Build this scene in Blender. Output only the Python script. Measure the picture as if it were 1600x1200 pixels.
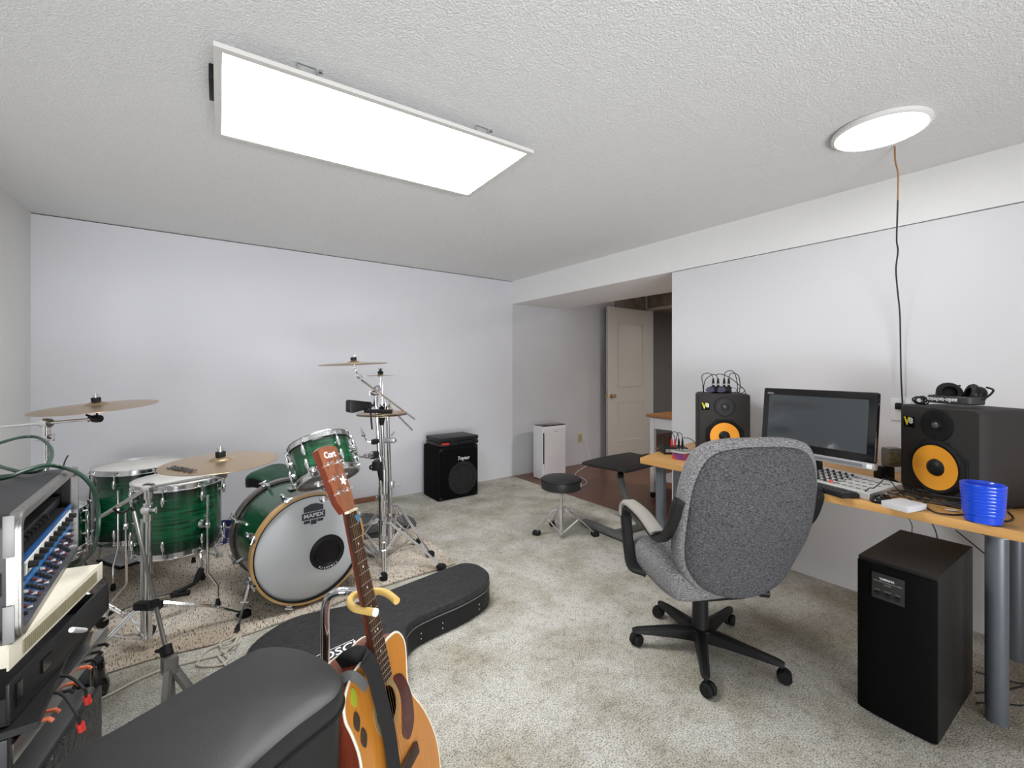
import bpy, bmesh, math, random
from mathutils import Vector as V, Matrix as M4
for o in list(bpy.data.objects): bpy.data.objects.remove(o)
S = bpy.context.scene
COL = S.collection
PI = math.pi
random.seed(7)
# ------------------------------------------------------------------ camera
FPX, HY, YAW, CH = 687.0, 575.5, 0.627976, 1.3
cam_d = bpy.data.cameras.new('camera'); cam = bpy.data.objects.new('camera', cam_d); COL.objects.link(cam)
cam.location = (0, 0, CH); cam.rotation_euler = (PI/2, 0, -YAW)
cam_d.sensor_width = 36; cam_d.lens = FPX/1600*36; cam_d.shift_y = -(600-HY)/1600; cam_d.clip_start = 0.05
S.camera = cam
# ------------------------------------------------------------------ world, exposure
w = bpy.data.worlds.new('world'); S.world = w; w.use_nodes = True
bg = w.node_tree.nodes['Background']; bg.inputs[0].default_value = (0.96, 0.98, 1.0, 1); bg.inputs[1].default_value = 0.35
S.view_settings.view_transform = 'Standard'; S.view_settings.look = 'None'
S.view_settings.gamma = 1; S.view_settings.use_curve_mapping = False
S.view_settings.exposure = -0.26
PANEL_E, ROUND_E = 26.0, 18.0
# unseen area lights added behind the camera to brighten ceiling and room
def fill_light(loc, aim, size, power, spread=180):
    l = bpy.data.lights.new('fill_uplight', 'AREA'); l.shape = 'RECTANGLE'; l.size, l.size_y = size; l.energy = power; l.spread = math.radians(spread); l.color = (.97, .985, 1)
    o = bpy.data.objects.new('fill_uplight', l); COL.objects.link(o); o.location = loc
    o.rotation_euler = (V(aim)-V(loc)).to_track_quat('-Z', 'Y').to_euler()
fill_light((-.2, -2.3, .35), (1.4, 3.3, 2.6), (3.0, 1.0), 70, 90)
fill_light((.0, -2.3, .4), (1.2, 1.5, 2.8), (3.0, 1.2), 32)
# ceiling lamp of the hall, round the corner of the right wall
h_ = bpy.data.lights.new('hall_lamp', 'AREA'); h_.shape = 'DISK'; h_.size = .35; h_.energy = 50; h_.color = (1, .95, .88)
ho_ = bpy.data.objects.new('hall_lamp', h_); COL.objects.link(ho_); ho_.location = (4.75, 1.3, 2.3)
h2_ = bpy.data.lights.new('far_room_fill', 'AREA'); h2_.shape = 'DISK'; h2_.size = .3; h2_.energy = 30; h2_.color = (1, .95, .88)  # unseen light added to brighten the room beyond the doorway
ho2_ = bpy.data.objects.new('far_room_fill', h2_); COL.objects.link(ho2_); ho2_.location = (7.3, 2.6, 2.3)
# ------------------------------------------------------------------ photo geometry helpers (points in metres)
RT = V((math.cos(YAW), -math.sin(YAW), 0)); FW = V((math.sin(YAW), math.cos(YAW), 0)); UP = V((0, 0, 1)); CC = V((0, 0, CH))
def ray(x, y): return FW + RT*((x-800)/FPX) + UP*((HY-y)/FPX)
def at(x, y, d): return CC + ray(x, y)*d
def onz(x, y, z): r = ray(x, y); return CC + r*((z-CH)/r.z)
def onx(x, y, X): r = ray(x, y); return CC + r*(X/r.x)
def ony(x, y, Y): r = ray(x, y); return CC + r*(Y/r.y)
# ------------------------------------------------------------------ materials
MATS = {}
def mat(name, col=(.5, .5, .5), rough=.5, metal=0, noise=0, nscale=20, nstretch=(1, 1, 1), col2=None, bump=0, bscale=200,
        emit=0, spec=None, trans=0, coat=0, bdist=.002, ndet=3):
    if name in MATS: return MATS[name]
    m = bpy.data.materials.new(name); m.use_nodes = True; nt = m.node_tree; b = nt.nodes['Principled BSDF']
    b.inputs['Base Color'].default_value = (*col, 1); b.inputs['Roughness'].default_value = rough
    b.inputs['Metallic'].default_value = metal
    if spec is not None: b.inputs['Specular IOR Level'].default_value = spec
    if trans: b.inputs['Transmission Weight'].default_value = trans
    if coat: b.inputs['Coat Weight'].default_value = coat; b.inputs['Coat Roughness'].default_value = .08
    if emit: b.inputs['Emission Color'].default_value = (1, 1, 1, 1); b.inputs['Emission Strength'].default_value = emit
    tc = nt.nodes.new('ShaderNodeTexCoord')
    if noise or col2:
        mp = nt.nodes.new('ShaderNodeMapping'); mp.inputs['Scale'].default_value = nstretch
        nt.links.new(tc.outputs['Object'], mp.inputs[0])
        n = nt.nodes.new('ShaderNodeTexNoise'); n.inputs['Scale'].default_value = nscale; n.inputs['Detail'].default_value = ndet
        nt.links.new(mp.outputs[0], n.inputs[0])
        r = nt.nodes.new('ShaderNodeValToRGB'); c2 = col2 or tuple(c*(1-noise) for c in col)
        r.color_ramp.elements[0].position = .35; r.color_ramp.elements[1].position = .65
        r.color_ramp.elements[0].color = (*c2, 1); r.color_ramp.elements[1].color = (*col, 1)
        nt.links.new(n.outputs[0], r.inputs[0]); nt.links.new(r.outputs[0], b.inputs['Base Color'])
    if bump:
        n2 = nt.nodes.new('ShaderNodeTexNoise'); n2.inputs['Scale'].default_value = bscale; n2.inputs['Detail'].default_value = 3
        nt.links.new(tc.outputs['Object'], n2.inputs[0])
        bp = nt.nodes.new('ShaderNodeBump'); bp.inputs['Strength'].default_value = bump; bp.inputs['Distance'].default_value = bdist
        nt.links.new(n2.outputs[0], bp.inputs['Height']); nt.links.new(bp.outputs[0], b.inputs['Normal'])
    MATS[name] = m; return m
def node(m, t, **k):
    n = m.node_tree.nodes.new(t)
    for a, v in k.items():
        if a.startswith('i_'): n.inputs[int(a[2:])].default_value = v
        else: setattr(n, a, v)
    return n
chrome = mat('chrome', (.78, .78, .80), .16, 1)
steel = mat('satin_steel', (.55, .56, .57), .32, 1)
alu = mat('aluminium', (.40, .39, .38), .42, 1, noise=.2, nscale=60, nstretch=(1, 1, 8))
black = mat('black_plastic', (.011, .011, .012), .5, spec=.25)
rubber = mat('black_rubber', (.008, .008, .009), .7, spec=.25)
gloss = mat('gloss_black', (.006, .006, .007), .08)
satin = mat('satin_black', (.013, .013, .014), .42, bump=.2, bscale=300, spec=.25)
white = mat('white_plastic', (.78, .78, .78), .4)
cream = mat('cream_plastic', (.72, .68, .56), .5)
brass = mat('brass', (.72, .52, .26), .28, 1)
bronze = mat('cymbal_bronze', (.72, .56, .38), .36, .85, noise=.25, nscale=9)
head = mat('drum_head', (.80, .79, .76), .45)
kickhead = mat('grey_drum_head', (.66, .68, .70), .4)
clearhead = mat('clear_drum_head', (.10, .105, .10), .25)
mwhite = mat('white_print', (.85, .85, .85), .5)
red = mat('red_plastic', (.65, .04, .03), .4)
cable_blk = mat('black_cable', (.01, .01, .011), .5)
grille = mat('black_grille', (.012, .012, .013), .8)
# ------------------------------------------------------------------ mesh builder
class MB:
    def __init__(s): s.b = bmesh.new()
    def add(s, t, M=None):
        if M is not None: bmesh.ops.transform(t, matrix=M, verts=t.verts)
        vm = [s.b.verts.new(v.co) for v in t.verts]
        t.verts.index_update()
        for f in t.faces:
            try: s.b.faces.new([vm[v.index] for v in f.verts])
            except ValueError: pass
        t.free(); return s
    def box(s, c, d, rz=0, bev=0, M=None, seg=2):
        t = bmesh.new(); bmesh.ops.create_cube(t, size=1); bmesh.ops.scale(t, vec=V(d), verts=t.verts)
        if bev: bmesh.ops.bevel(t, geom=list(t.edges), offset=bev, segments=seg, profile=.6, affect='EDGES')
        X = M4.Translation(V(c)) @ M4.Rotation(rz, 4, 'Z')
        return s.add(t, (M @ X) if M is not None else X)
    def tube(s, pts, r, seg=10, closed=False, smooth=0, cap=True):
        P = [V(p) for p in pts]
        if smooth: P = spline(P, smooth, closed)
        n = len(P); rr = r if isinstance(r, (list, tuple)) else [r]*n
        if len(rr) != n: rr = [rr[0]+(rr[-1]-rr[0])*i/(n-1) for i in range(n)]
        rings = []; nrm = None
        for i, p in enumerate(P):
            if closed: tn = (P[(i+1) % n]-P[i-1])
            else: tn = P[min(i+1, n-1)]-P[max(i-1, 0)]
            if tn.length < 1e-9: tn = V((0, 0, 1))
            tn.normalize()
            if nrm is None: nrm = tn.orthogonal().normalized()
            nrm = (nrm - tn*nrm.dot(tn))
            nrm = nrm.normalized() if nrm.length > 1e-6 else tn.orthogonal().normalized()
            bn = tn.cross(nrm)
            rings.append([s.b.verts.new(p+(nrm*math.cos(a)+bn*math.sin(a))*rr[i]) for a in [2*PI*k/seg for k in range(seg)]])
        for i in range(n if closed else n-1):
            A, B = rings[i], rings[(i+1) % n]
            for k in range(seg): s.b.faces.new((A[k], A[(k+1) % seg], B[(k+1) % seg], B[k]))
        if cap and not closed: s.b.faces.new(rings[0][::-1]); s.b.faces.new(rings[-1])
        return s
    def lathe(s, prof, c=(0, 0, 0), axis=(0, 0, 1), seg=40, M=None, a0=0, a1=2*PI):
        q = V((0, 0, 1)).rotation_difference(V(axis).normalized()).to_matrix().to_4x4()
        X = M4.Translation(V(c)) @ q
        if M is not None: X = M @ X
        full = abs(a1-a0-2*PI) < 1e-6; rings = []
        for r, z in prof:
            if r < 1e-7: rings.append([s.b.verts.new(X @ V((0, 0, z)))])
            else: rings.append([s.b.verts.new(X @ V((r*math.cos(a0+(a1-a0)*k/seg), r*math.sin(a0+(a1-a0)*k/seg), z))) for k in range(seg if full else seg+1)])
        for A, B in zip(rings, rings[1:]):
            m = seg
            for k in range(m):
                k2 = (k+1) % seg if full else k+1
                a = [A[0]] if len(A) == 1 else [A[k], A[k2]]
                b = [B[0]] if len(B) == 1 else [B[k2], B[k]]
                if len(a)+len(b) > 2: s.b.faces.new(a+b)
        return s
    def prism(s, out, z0, z1, M=None, bev=0):
        t = bmesh.new(); A = [t.verts.new((x, y, z0)) for x, y in out]; B = [t.verts.new((x, y, z1)) for x, y in out]
        n = len(out); t.faces.new(A[::-1]); t.faces.new(B)
        for k in range(n): t.faces.new((A[k], A[(k+1) % n], B[(k+1) % n], B[k]))
        bmesh.ops.recalc_face_normals(t, faces=t.faces)
        if bev:
            ed = [e for e in t.edges if abs(e.verts[0].co.z-e.verts[1].co.z) < 1e-6]
            bmesh.ops.bevel(t, geom=ed, offset=bev, segments=3, profile=.5, affect='EDGES')
        return s.add(t, M)
    def pillow(s, out, layers, M=None, bend=None):
        """layers: (inset, depth) from back centre to front centre; out is a closed outline round (0,0)"""
        n = len(out); t = bmesh.new(); rings = []
        cx = sum(p[0] for p in out)/n; cy = sum(p[1] for p in out)/n
        for sc, d in layers:
            ring = []
            for x, y in out:
                dx, dy = x-cx, y-cy; L = math.hypot(dx, dy) or 1
                k = max(0.0, (L-sc)/L) if sc < 5 else 0
                q = V((cx+dx*k, cy+dy*k, d))
                if bend: q = bend(q)
                ring.append(t.verts.new(q))
            rings.append(ring)
        for A, B in zip(rings, rings[1:]):
            for k in range(n): t.faces.new((A[k], A[(k+1) % n], B[(k+1) % n], B[k]))
        t.faces.new(rings[0][::-1]); t.faces.new(rings[-1])
        bmesh.ops.recalc_face_normals(t, faces=t.faces)
        return s.add(t, M)
    def quad(s, *p): s.b.faces.new([s.b.verts.new(V(q)) for q in p]); return s
    def build(s, name, m, parent=None, world=False, ang=38, origin=None, **tags):
        bmesh.ops.recalc_face_normals(s.b, faces=s.b.faces)
        me = bpy.data.meshes.new(name)
        if parent is not None and world:
            bmesh.ops.transform(s.b, matrix=wm(parent).inverted(), verts=s.b.verts)
        if origin is not None: bmesh.ops.translate(s.b, vec=-V(origin), verts=s.b.verts)
        s.b.to_mesh(me); s.b.free()
        for p in me.polygons: p.use_smooth = True
        me.set_sharp_from_angle(angle=math.radians(ang))
        for x in (m if isinstance(m, (list, tuple)) else [m]): me.materials.append(x)
        o = bpy.data.objects.new(name, me); COL.objects.link(o)
        if parent is not None: o.parent = parent
        if origin is not None: o.location = origin
        for k, v in tags.items(): o['category' if k == 'cat' else k] = v
        return o
def wm(o):
    m = M4.LocRotScale(o.location, o.rotation_euler, o.scale)
    return wm(o.parent) @ m if o.parent else m
def spline(P, n, closed=False):
    out = []; N = len(P)
    rng = range(N if closed else N-1)
    for i in rng:
        p1, p2 = P[i], P[(i+1) % N]
        p0 = P[i-1] if (closed or i > 0) else p1*2-p2
        p3 = P[(i+2) % N] if (closed or i+2 < N) else p2*2-p1
        for k in range(n):
            t = k/n
            out.append(.5*((2*p1)+(p2-p0)*t+(2*p0-5*p1+4*p2-p3)*t*t+(3*p1-p0-3*p2+p3)*t**3))
    if not closed: out.append(P[-1].copy())
    return out
def thing(name, label, cat, loc=(0, 0, 0), rz=0, group=None, eul=None):
    o = bpy.data.objects.new(name, None); COL.objects.link(o); o.empty_display_size = .05
    o.location = V(loc); o.rotation_euler = eul if eul else (0, 0, rz)
    o['label'] = label; o['category'] = cat
    if group: o['group'] = group
    return o
def frame(o, x, y, z=None):
    """matrix with origin o, local x along x, local y along y (orthogonalised), z = x cross y"""
    x = V(x).normalized(); y = V(y); y = (y-x*y.dot(x)).normalized(); z = x.cross(y)
    return M4(((x.x, y.x, z.x, o[0]), (x.y, y.y, z.y, o[1]), (x.z, y.z, z.z, o[2]), (0, 0, 0, 1)))
def text(body, size, M, m, parent=None, name='lettering', ext=.0006, shear=0, sx=1.0, world=False, bold=0, label=None):
    c = bpy.data.curves.new(name, 'FONT'); c.body = body; c.size = size; c.extrude = ext; c.align_x = 'CENTER'; c.align_y = 'CENTER'
    c.shear = shear; c.offset = bold; c.resolution_u = 3
    o = bpy.data.objects.new('t', c); COL.objects.link(o)
    bpy.context.view_layer.update()
    me = bpy.data.meshes.new_from_object(o); bpy.data.objects.remove(o); bpy.data.curves.remove(c)
    b = MB(); t = bmesh.new(); t.from_mesh(me); bpy.data.meshes.remove(me)
    bmesh.ops.scale(t, vec=(sx, 1, 1), verts=t.verts)
    b.add(t, M); o = b.build(name, m, parent, world=world)
    if label: o['label'] = label
    return o
def struct(o): o['kind'] = 'structure'; return o
def rrect(w, h, r, n=6, cx=0, cy=0):
    out = []
    for sx, sy, a in ((1, -1, -90), (1, 1, 0), (-1, 1, 90), (-1, -1, 180)):
        for k in range(n+1):
            t = math.radians(a+90*k/n); out.append((cx+sx*(w/2-r)+r*math.cos(t), cy+sy*(h/2-r)+r*math.sin(t)))
    return out
def sm2(pts, n=6):
    P = spline([V((x, y, 0)) for x, y in pts], n, True); return [(p.x, p.y) for p in P]
def XYto(zax): # helper: rotation taking local z to zax
    return V((0, 0, 1)).rotation_difference(V(zax).normalized()).to_matrix().to_4x4()
def ring(b, c, ax, R, r, seg=48, rs=8):
    b.lathe([(R+r*math.cos(2*PI*k/rs), r*math.sin(2*PI*k/rs)) for k in range(rs+1)], c, ax, seg)
def tag(o, label, cat, group=None):
    o['label'] = label; o['category'] = cat
    if group: o['group'] = group
    return o
def dup(root, loc=None, rz=None, label=None):
    r = root.copy(); COL.objects.link(r)
    if loc is not None: r.location = V(loc)
    if rz is not None: r.rotation_euler = (0, 0, rz)
    if label: r['label'] = label
    for ch in list(root.children):
        c = ch.copy(); COL.objects.link(c); c.parent = r
        for g in ch.children:
            d = g.copy(); COL.objects.link(d); d.parent = c
    return r

# ================================================================== THE ROOM
XR, YB, ZC, ZB = 3.127, 4.298, 2.350, 2.078
XBK = 3.95       # far edge of the bulkhead
XD = 5.65        # wall with the doorway
Y1 = onx(1050, 424, XR).y
wallp = mat('wall_paint', (.655, .66, .70), .55, bump=.12, bscale=60, noise=.035, nscale=2.2, bdist=.001)
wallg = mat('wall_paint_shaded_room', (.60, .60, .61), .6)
def stipple():
    m = mat('stipple_ceiling', (.86, .86, .86), .85)
    nt = m.node_tree; b = nt.nodes['Principled BSDF']; tc = node(m, 'ShaderNodeTexCoord')
    n = node(m, 'ShaderNodeTexNoise'); n.inputs['Scale'].default_value = 150; n.inputs['Detail'].default_value = 4; n.inputs['Roughness'].default_value = .6
    nt.links.new(tc.outputs['Object'], n.inputs[0])
    r = node(m, 'ShaderNodeValToRGB'); r.color_ramp.elements[0].position = .36; r.color_ramp.elements[1].position = .62
    nt.links.new(n.outputs[0], r.inputs[0])
    bp = node(m, 'ShaderNodeBump'); bp.inputs['Strength'].default_value = .75; bp.inputs['Distance'].default_value = .005
    nt.links.new(r.outputs[0], bp.inputs['Height']); nt.links.new(bp.outputs[0], b.inputs['Normal'])
    return m
stip = stipple()
def carpet():
    m = mat('carpet', (.4, .4, .37), .95, spec=.1); nt = m.node_tree; b = nt.nodes['Principled BSDF']; tc = node(m, 'ShaderNodeTexCoord')
    def noise(sc, det=3, rough=.6):
        n = node(m, 'ShaderNodeTexNoise'); n.inputs['Scale'].default_value = sc; n.inputs['Detail'].default_value = det; n.inputs['Roughness'].default_value = rough
        nt.links.new(tc.outputs['Object'], n.inputs[0]); return n
    a = noise(3.2, 5, .65); c = noise(30, 4, .7); d = noise(170, 2)
    ra = node(m, 'ShaderNodeValToRGB'); ra.color_ramp.elements[0].position = .36; ra.color_ramp.elements[1].position = .6
    ra.color_ramp.elements[0].color = (.53, .50, .40, 1); ra.color_ramp.elements[1].color = (.80, .78, .72, 1)
    nt.links.new(a.outputs[0], ra.inputs[0])
    rc = node(m, 'ShaderNodeValToRGB'); rc.color_ramp.elements[0].position = .30; rc.color_ramp.elements[1].position = .5
    rc.color_ramp.elements[0].color = (.42, .42, .42, 1); rc.color_ramp.elements[1].color = (1, 1, 1, 1)
    nt.links.new(c.outputs[0], rc.inputs[0])
    rd = node(m, 'ShaderNodeValToRGB'); rd.color_ramp.elements[0].position = .38; rd.color_ramp.elements[1].position = .54
    rd.color_ramp.elements[0].color = (.30, .30, .28, 1); rd.color_ramp.elements[1].color = (1, 1, 1, 1)
    nt.links.new(d.outputs[0], rd.inputs[0])
    m1 = node(m, 'ShaderNodeMix', data_type='RGBA', blend_type='MULTIPLY'); m1.inputs[0].default_value = .55
    nt.links.new(ra.outputs[0], m1.inputs[6]); nt.links.new(rc.outputs[0], m1.inputs[7])
    m2 = node(m, 'ShaderNodeMix', data_type='RGBA', blend_type='MULTIPLY'); m2.inputs[0].default_value = .8
    nt.links.new(m1.outputs[2], m2.inputs[6]); nt.links.new(rd.outputs[0], m2.inputs[7]); nt.links.new(m2.outputs[2], b.inputs['Base Color'])
    ad = node(m, 'ShaderNodeMath', operation='ADD'); nt.links.new(c.outputs[0], ad.inputs[0]); nt.links.new(d.outputs[0], ad.inputs[1])
    bp = node(m, 'ShaderNodeBump'); bp.inputs['Strength'].default_value = .8; bp.inputs['Distance'].default_value = .012
    nt.links.new(ad.outputs[0], bp.inputs['Height']); nt.links.new(bp.outputs[0], b.inputs['Normal'])
    return m
def parquet():
    m = mat('hardwood_tile', (.2, .09, .05), .35); nt = m.node_tree; b = nt.nodes['Principled BSDF']; tc = node(m, 'ShaderNodeTexCoord')
    mp = node(m, 'ShaderNodeMapping'); mp.inputs['Rotation'].default_value = (0, 0, 0)
    nt.links.new(tc.outputs['Object'], mp.inputs[0])
    ck = node(m, 'ShaderNodeTexChecker'); ck.inputs['Scale'].default_value = 6.6
    nt.links.new(mp.outputs[0], ck.inputs[0])
    w1 = node(m, 'ShaderNodeTexWave', bands_direction='X'); w2 = node(m, 'ShaderNodeTexWave', bands_direction='Y')
    for q in (w1, w2): q.inputs['Scale'].default_value = 10; q.inputs['Distortion'].default_value = 1.5; q.inputs['Detail'].default_value = 3; nt.links.new(mp.outputs[0], q.inputs[0])
    mx = node(m, 'ShaderNodeMix', data_type='FLOAT'); nt.links.new(ck.outputs[1], mx.inputs[0]); nt.links.new(w1.outputs[1], mx.inputs[2]); nt.links.new(w2.outputs[1], mx.inputs[3])
    r = node(m, 'ShaderNodeValToRGB'); r.color_ramp.elements[0].color = (.115, .045, .026, 1); r.color_ramp.elements[1].color = (.20, .085, .05, 1)
    nt.links.new(mx.outputs[0], r.inputs[0]); nt.links.new(r.outputs[0], b.inputs['Base Color'])
    return m
BK = -2.6  # how far the floor, the right wall and the ceiling run back past the camera
carp = carpet(); hard = parquet()
b = MB(); b.box(((-1.3+XR)/2, (BK+YB+.05)/2, -.05), (XR+1.3, YB+.05-BK, .1)); struct(b.build('floor', carp))
b = MB(); b.box(((XR+9.2)/2, (BK+6.6)/2, -.056), (9.2-XR, 6.6-BK, .1)); struct(b.build('floor', hard))
# back wall: main panel 1 cm proud of the alcove part, thin dark gap under the ceiling
dark = mat('dark_gap', (.012, .012, .012), .9)
b = MB(); b.box(((-1.1+XR)/2, YB+.06, (ZC-.007)/2-.02), (XR+1.1, .12, ZC-.007+.04)); struct(b.build('wall_back', wallp))
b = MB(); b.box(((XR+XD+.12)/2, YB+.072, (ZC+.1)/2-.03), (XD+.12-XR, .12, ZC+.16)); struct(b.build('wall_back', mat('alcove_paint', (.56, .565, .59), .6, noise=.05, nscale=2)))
b = MB(); b.box(((-1.1+XR)/2, YB+.02, ZC-.0035), (XR+1.1, .02, .007)); struct(b.build('ceiling_gap_shade', dark))  # black strip standing in for the shade in the ceiling gap
# left wall, slightly off square
L0 = onz(47, 331, ZC); L1 = onz(0, 291, ZC); ld = (L1-L0).normalized(); ld.z = 0
b = MB(); Ma = frame(V((L0.x, L0.y, 0))-ld*.15, ld, V((0, 0, 1)))
LW = 3.0
b.box((LW/2, ZC/2, .06), (LW, ZC+.04, .12), M=Ma); struct(b.build('wall_left', mat('left_wall_paint', (.76, .76, .745), .6, noise=.03, nscale=2)))
# right wall with a shadow gap at its top, bulkhead, ceilings
b = MB(); b.box((XR+.06, (BK+Y1)/2, (ZB-.006)/2-.02), (.12, Y1-BK, ZB-.006+.04)); struct(b.build('wall_right', mat('right_wall_paint', (.71, .71, .735), .5, bump=.1, bscale=60, bdist=.001)))
b = MB(); b.box((XR+.07, (BK+Y1)/2, ZB-.003), (.09, Y1-BK-.01, .006)); struct(b.build('wall_gap_shade', dark))  # shade of the wall-top gap, put in as a black strip
b = MB(); b.box(((XR+XBK)/2, (BK+YB+.05)/2, (ZB+ZC+.1)/2), (XBK-XR, YB+.05-BK, ZC+.1-ZB)); struct(b.build('ceiling', [mat('stipple_bulkhead', (.84, .84, .84), .8, bump=.5, bscale=110, bdist=.004)]))
b = MB(); b.box(((-1.3+XR+.01)/2, (BK+YB+.1)/2, ZC+.05), (XR+.01+1.3, YB+.1-BK, .1)); struct(b.build('ceiling', stip))
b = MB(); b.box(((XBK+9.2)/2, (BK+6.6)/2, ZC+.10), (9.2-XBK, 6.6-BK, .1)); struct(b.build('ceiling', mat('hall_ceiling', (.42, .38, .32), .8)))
# doorway wall, unpainted header
hdr = mat('bare_header_board', (.16, .125, .085), .7, col2=(.33, .28, .24), nscale=3.2)
DT = 2.19; DY0 = 3.2; DY1 = YB-.06
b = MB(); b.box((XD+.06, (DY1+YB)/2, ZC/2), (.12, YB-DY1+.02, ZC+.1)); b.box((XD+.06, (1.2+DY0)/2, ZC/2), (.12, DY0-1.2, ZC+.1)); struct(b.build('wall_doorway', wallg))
b = MB(); b.box((XD+.06, (DY0+DY1)/2, (DT+.03+ZC+.05)/2), (.12, DY1-DY0, ZC+.02-DT)); b.box((4.98+(XD-4.98)/2, YB-.0, (DT+ZC+.05)/2), (XD-4.98, .03, ZC+.05-DT)); struct(b.build('wall_header', hdr))
ctrim = mat('cream_trim', (.58, .55, .48), .5)
b = MB(); b.box((XD+.055, (DY0+DY1)/2, DT+.015), (.15, DY1-DY0, .03)); b.box((XD+.055, DY0-.01, DT/2), (.15, .03, DT)); b.box((XD+.055, DY1+.005, DT/2), (.15, .02, DT)); struct(b.build('trim_3', ctrim))
# hall beyond the doorway
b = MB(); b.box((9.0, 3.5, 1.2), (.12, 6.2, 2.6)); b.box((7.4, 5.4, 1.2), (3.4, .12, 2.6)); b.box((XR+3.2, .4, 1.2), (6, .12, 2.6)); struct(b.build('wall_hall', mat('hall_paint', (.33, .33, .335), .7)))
# the open door, flat along the back wall
doorw = mat('door_paint', (.60, .575, .53), .45)
dz = thing('door_1', 'x', 'door', (XD-.02, YB-.11, 0)); del dz['label']; del dz['category']; dz['kind'] = 'structure'
DW, DH = .95, 2.155
b = MB(); b.box((-DW/2, 0, DH/2+.012), (DW, .036, DH), bev=.002)
def moulding(b, x0, x1, z0, z1):
    for i, (q, dep) in enumerate(((0, .006), (.022, .009))):
        P = [V((x0+q, -.018-0, z0+q)), V((x1-q, -.018, z0+q)), V((x1-q, -.018, z1-q)), V((x0+q, -.018, z1-q))]
        for k in range(4): b.tube([P[k], P[(k+1) % 4]], dep*.8, 6)
for z0, z1 in ((.24, .83), (1.02, 1.96)):
    moulding(b, -DW+.2, -.18, z0, z1)
door = struct(b.build('door_leaf', doorw, dz)); del door['kind']
b = MB()
for s in (-1, 1):
    b.lathe([(0.0, 0), (.031, .0), (.031, .006), (.012, .01), (.012, .035), (.026, .042), (.029, .055), (.022, .068), (0, .072)], (-DW+.07, s*.018, .915), (0, s, 0), 24)
b.box((-DW, 0, .915), (.004, .025, .06)); b.build('door_knob', brass, dz)
# ================================================================== CEILING LIGHTS
glow = mat('light_diffuser', (1, 1, 1), .5, emit=PANEL_E)
glow2 = mat('round_light_diffuser', (1, 1, 1), .5, emit=ROUND_E)
lframe = mat('light_frame', (.62, .61, .59), .45)
zp = 2.285
TL, TR, BR, BL = [onz(*c, zp) for c in ((332, 68), (833, 241), (733, 307), (338, 213))]
pc = (TL+TR+BR+BL)/4; pa = math.atan2((TR-TL+BR-BL).y, (TR-TL+BR-BL).x)
lp = thing('panel_light', 'long flat rectangular ceiling light in a thin pale frame, hung just below the textured ceiling', 'ceiling light', (pc.x, pc.y, zp), pa)
PL, PW = 1.215, .622
b = MB()
for sx, sy, dx, dy in ((0, -PW/2+.012, PL, .024), (0, PW/2-.012, PL, .024), (-PL/2+.012, 0, .024, PW-.048), (PL/2-.012, 0, .024, PW-.048)):
    b.box((sx, sy, .006), (dx, dy, .012))
b.box((0, 0, .0135), (PL, PW, .003)); b.build('frame', lframe, lp)
b = MB(); b.box((0, 0, .0065), (PL-.048, PW-.048, .008)); b.build('diffuser', glow, lp)
for x, y in ((-.34, -.27), (.36, -.27), (-.34, .27), (.36, .27)):
    b = MB(); b.tube([(x-.03, y, .015), (x-.03, y, .063), (x+.03, y, .063), (x+.03, y, .015)], .003, 6); b.lathe([(0, 0), (.006, 0), (.006, .01), (0, .01)], (x+.045, y, .055), seg=10)
    b.build('bracket', steel, lp)
b = MB(); b.box((-PL/2+.05, -.02, .0395), (.13, .16, .05), bev=.004); b.build('driver_box', black, lp)
rl = thing('round_light', 'round white disc ceiling light with a cord hanging beside it', 'ceiling light', (2.425, .61, ZC-.0))
b = MB(); b.lathe([(.0, -.001), (.168, -.001), (.172, -.006), (.172, -.02), (.160, -.026), (.158, -.024)], seg=64); b.build('rim', mat('white_rim', (.75, .74, .73), .4), rl)
b = MB(); b.lathe([(0, -.0262), (.08, -.0262), (.158, -.0245), (.158, -.022)], seg=64); b.build('diffuser', glow2, rl)
# hanging cord
cpx = [(1398, 229), (1399, 252), (1403, 270), (1403, 300), (1402, 340), (1401, 375), (1403, 392), (1400, 420), (1402, 450), (1406, 490), (1407, 540), (1408, 590), (1410, 630)]
d0 = 2.075; e1 = onx(1410, 630, XR-.02); d1 = (e1-CC).dot(FW)
P = []
for i, (x, y) in enumerate(cpx):
    t = i/(len(cpx)-1); d = d0+(d1-d0)*min(1, t*1.25)**.8; P.append(at(x, y, d))
P[0].z = ZC-.003
hc = thing('hanging_cable', 'wavy power cord hanging from beside the round ceiling light down the right wall', 'cord', P[-1])
P2 = spline(P, 6); k = 20
b = MB(); b.tube(P2[:k+1], .0036, 8); b.build('upper_cord', mat('brown_cord', (.30, .15, .06), .6), hc, True, label='brown upper length of cord')
b = MB(); b.tube(P2[k:], .0036, 8); b.build('lower_cord', cable_blk, hc, True, label='black lower length of cord')
q = onx(1408, 640, XR)
op = thing('outlet_plate', 'white wall plate behind the right speaker where the hanging cord ends', 'outlet', (XR, q.y, q.z))
b = MB(); b.box((-.004, 0, 0), (.008, .085, .12), bev=.003); b.build('plate', white, op)
b = MB(); b.box((-.02, .005, .02), (.03, .03, .035), bev=.005); b.build('plug', black, op)
q = ony(906, 684, YB+.012)
o2 = thing('wall_outlet', 'beige electrical outlet on the back wall right of the white air purifier', 'outlet', (q.x, YB+.012, q.z))
b = MB(); b.box((0, -.003, 0), (.075, .006, .12), bev=.002); b.build('plate', mat('ivory', (.50, .42, .26), .5), o2)
for z in (-.022, .022):
    b = MB(); b.box((0, -.0065, z), (.034, .003, .028), bev=.001); b.build('socket', mat('ivory2', (.36, .30, .18), .5), o2)
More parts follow.
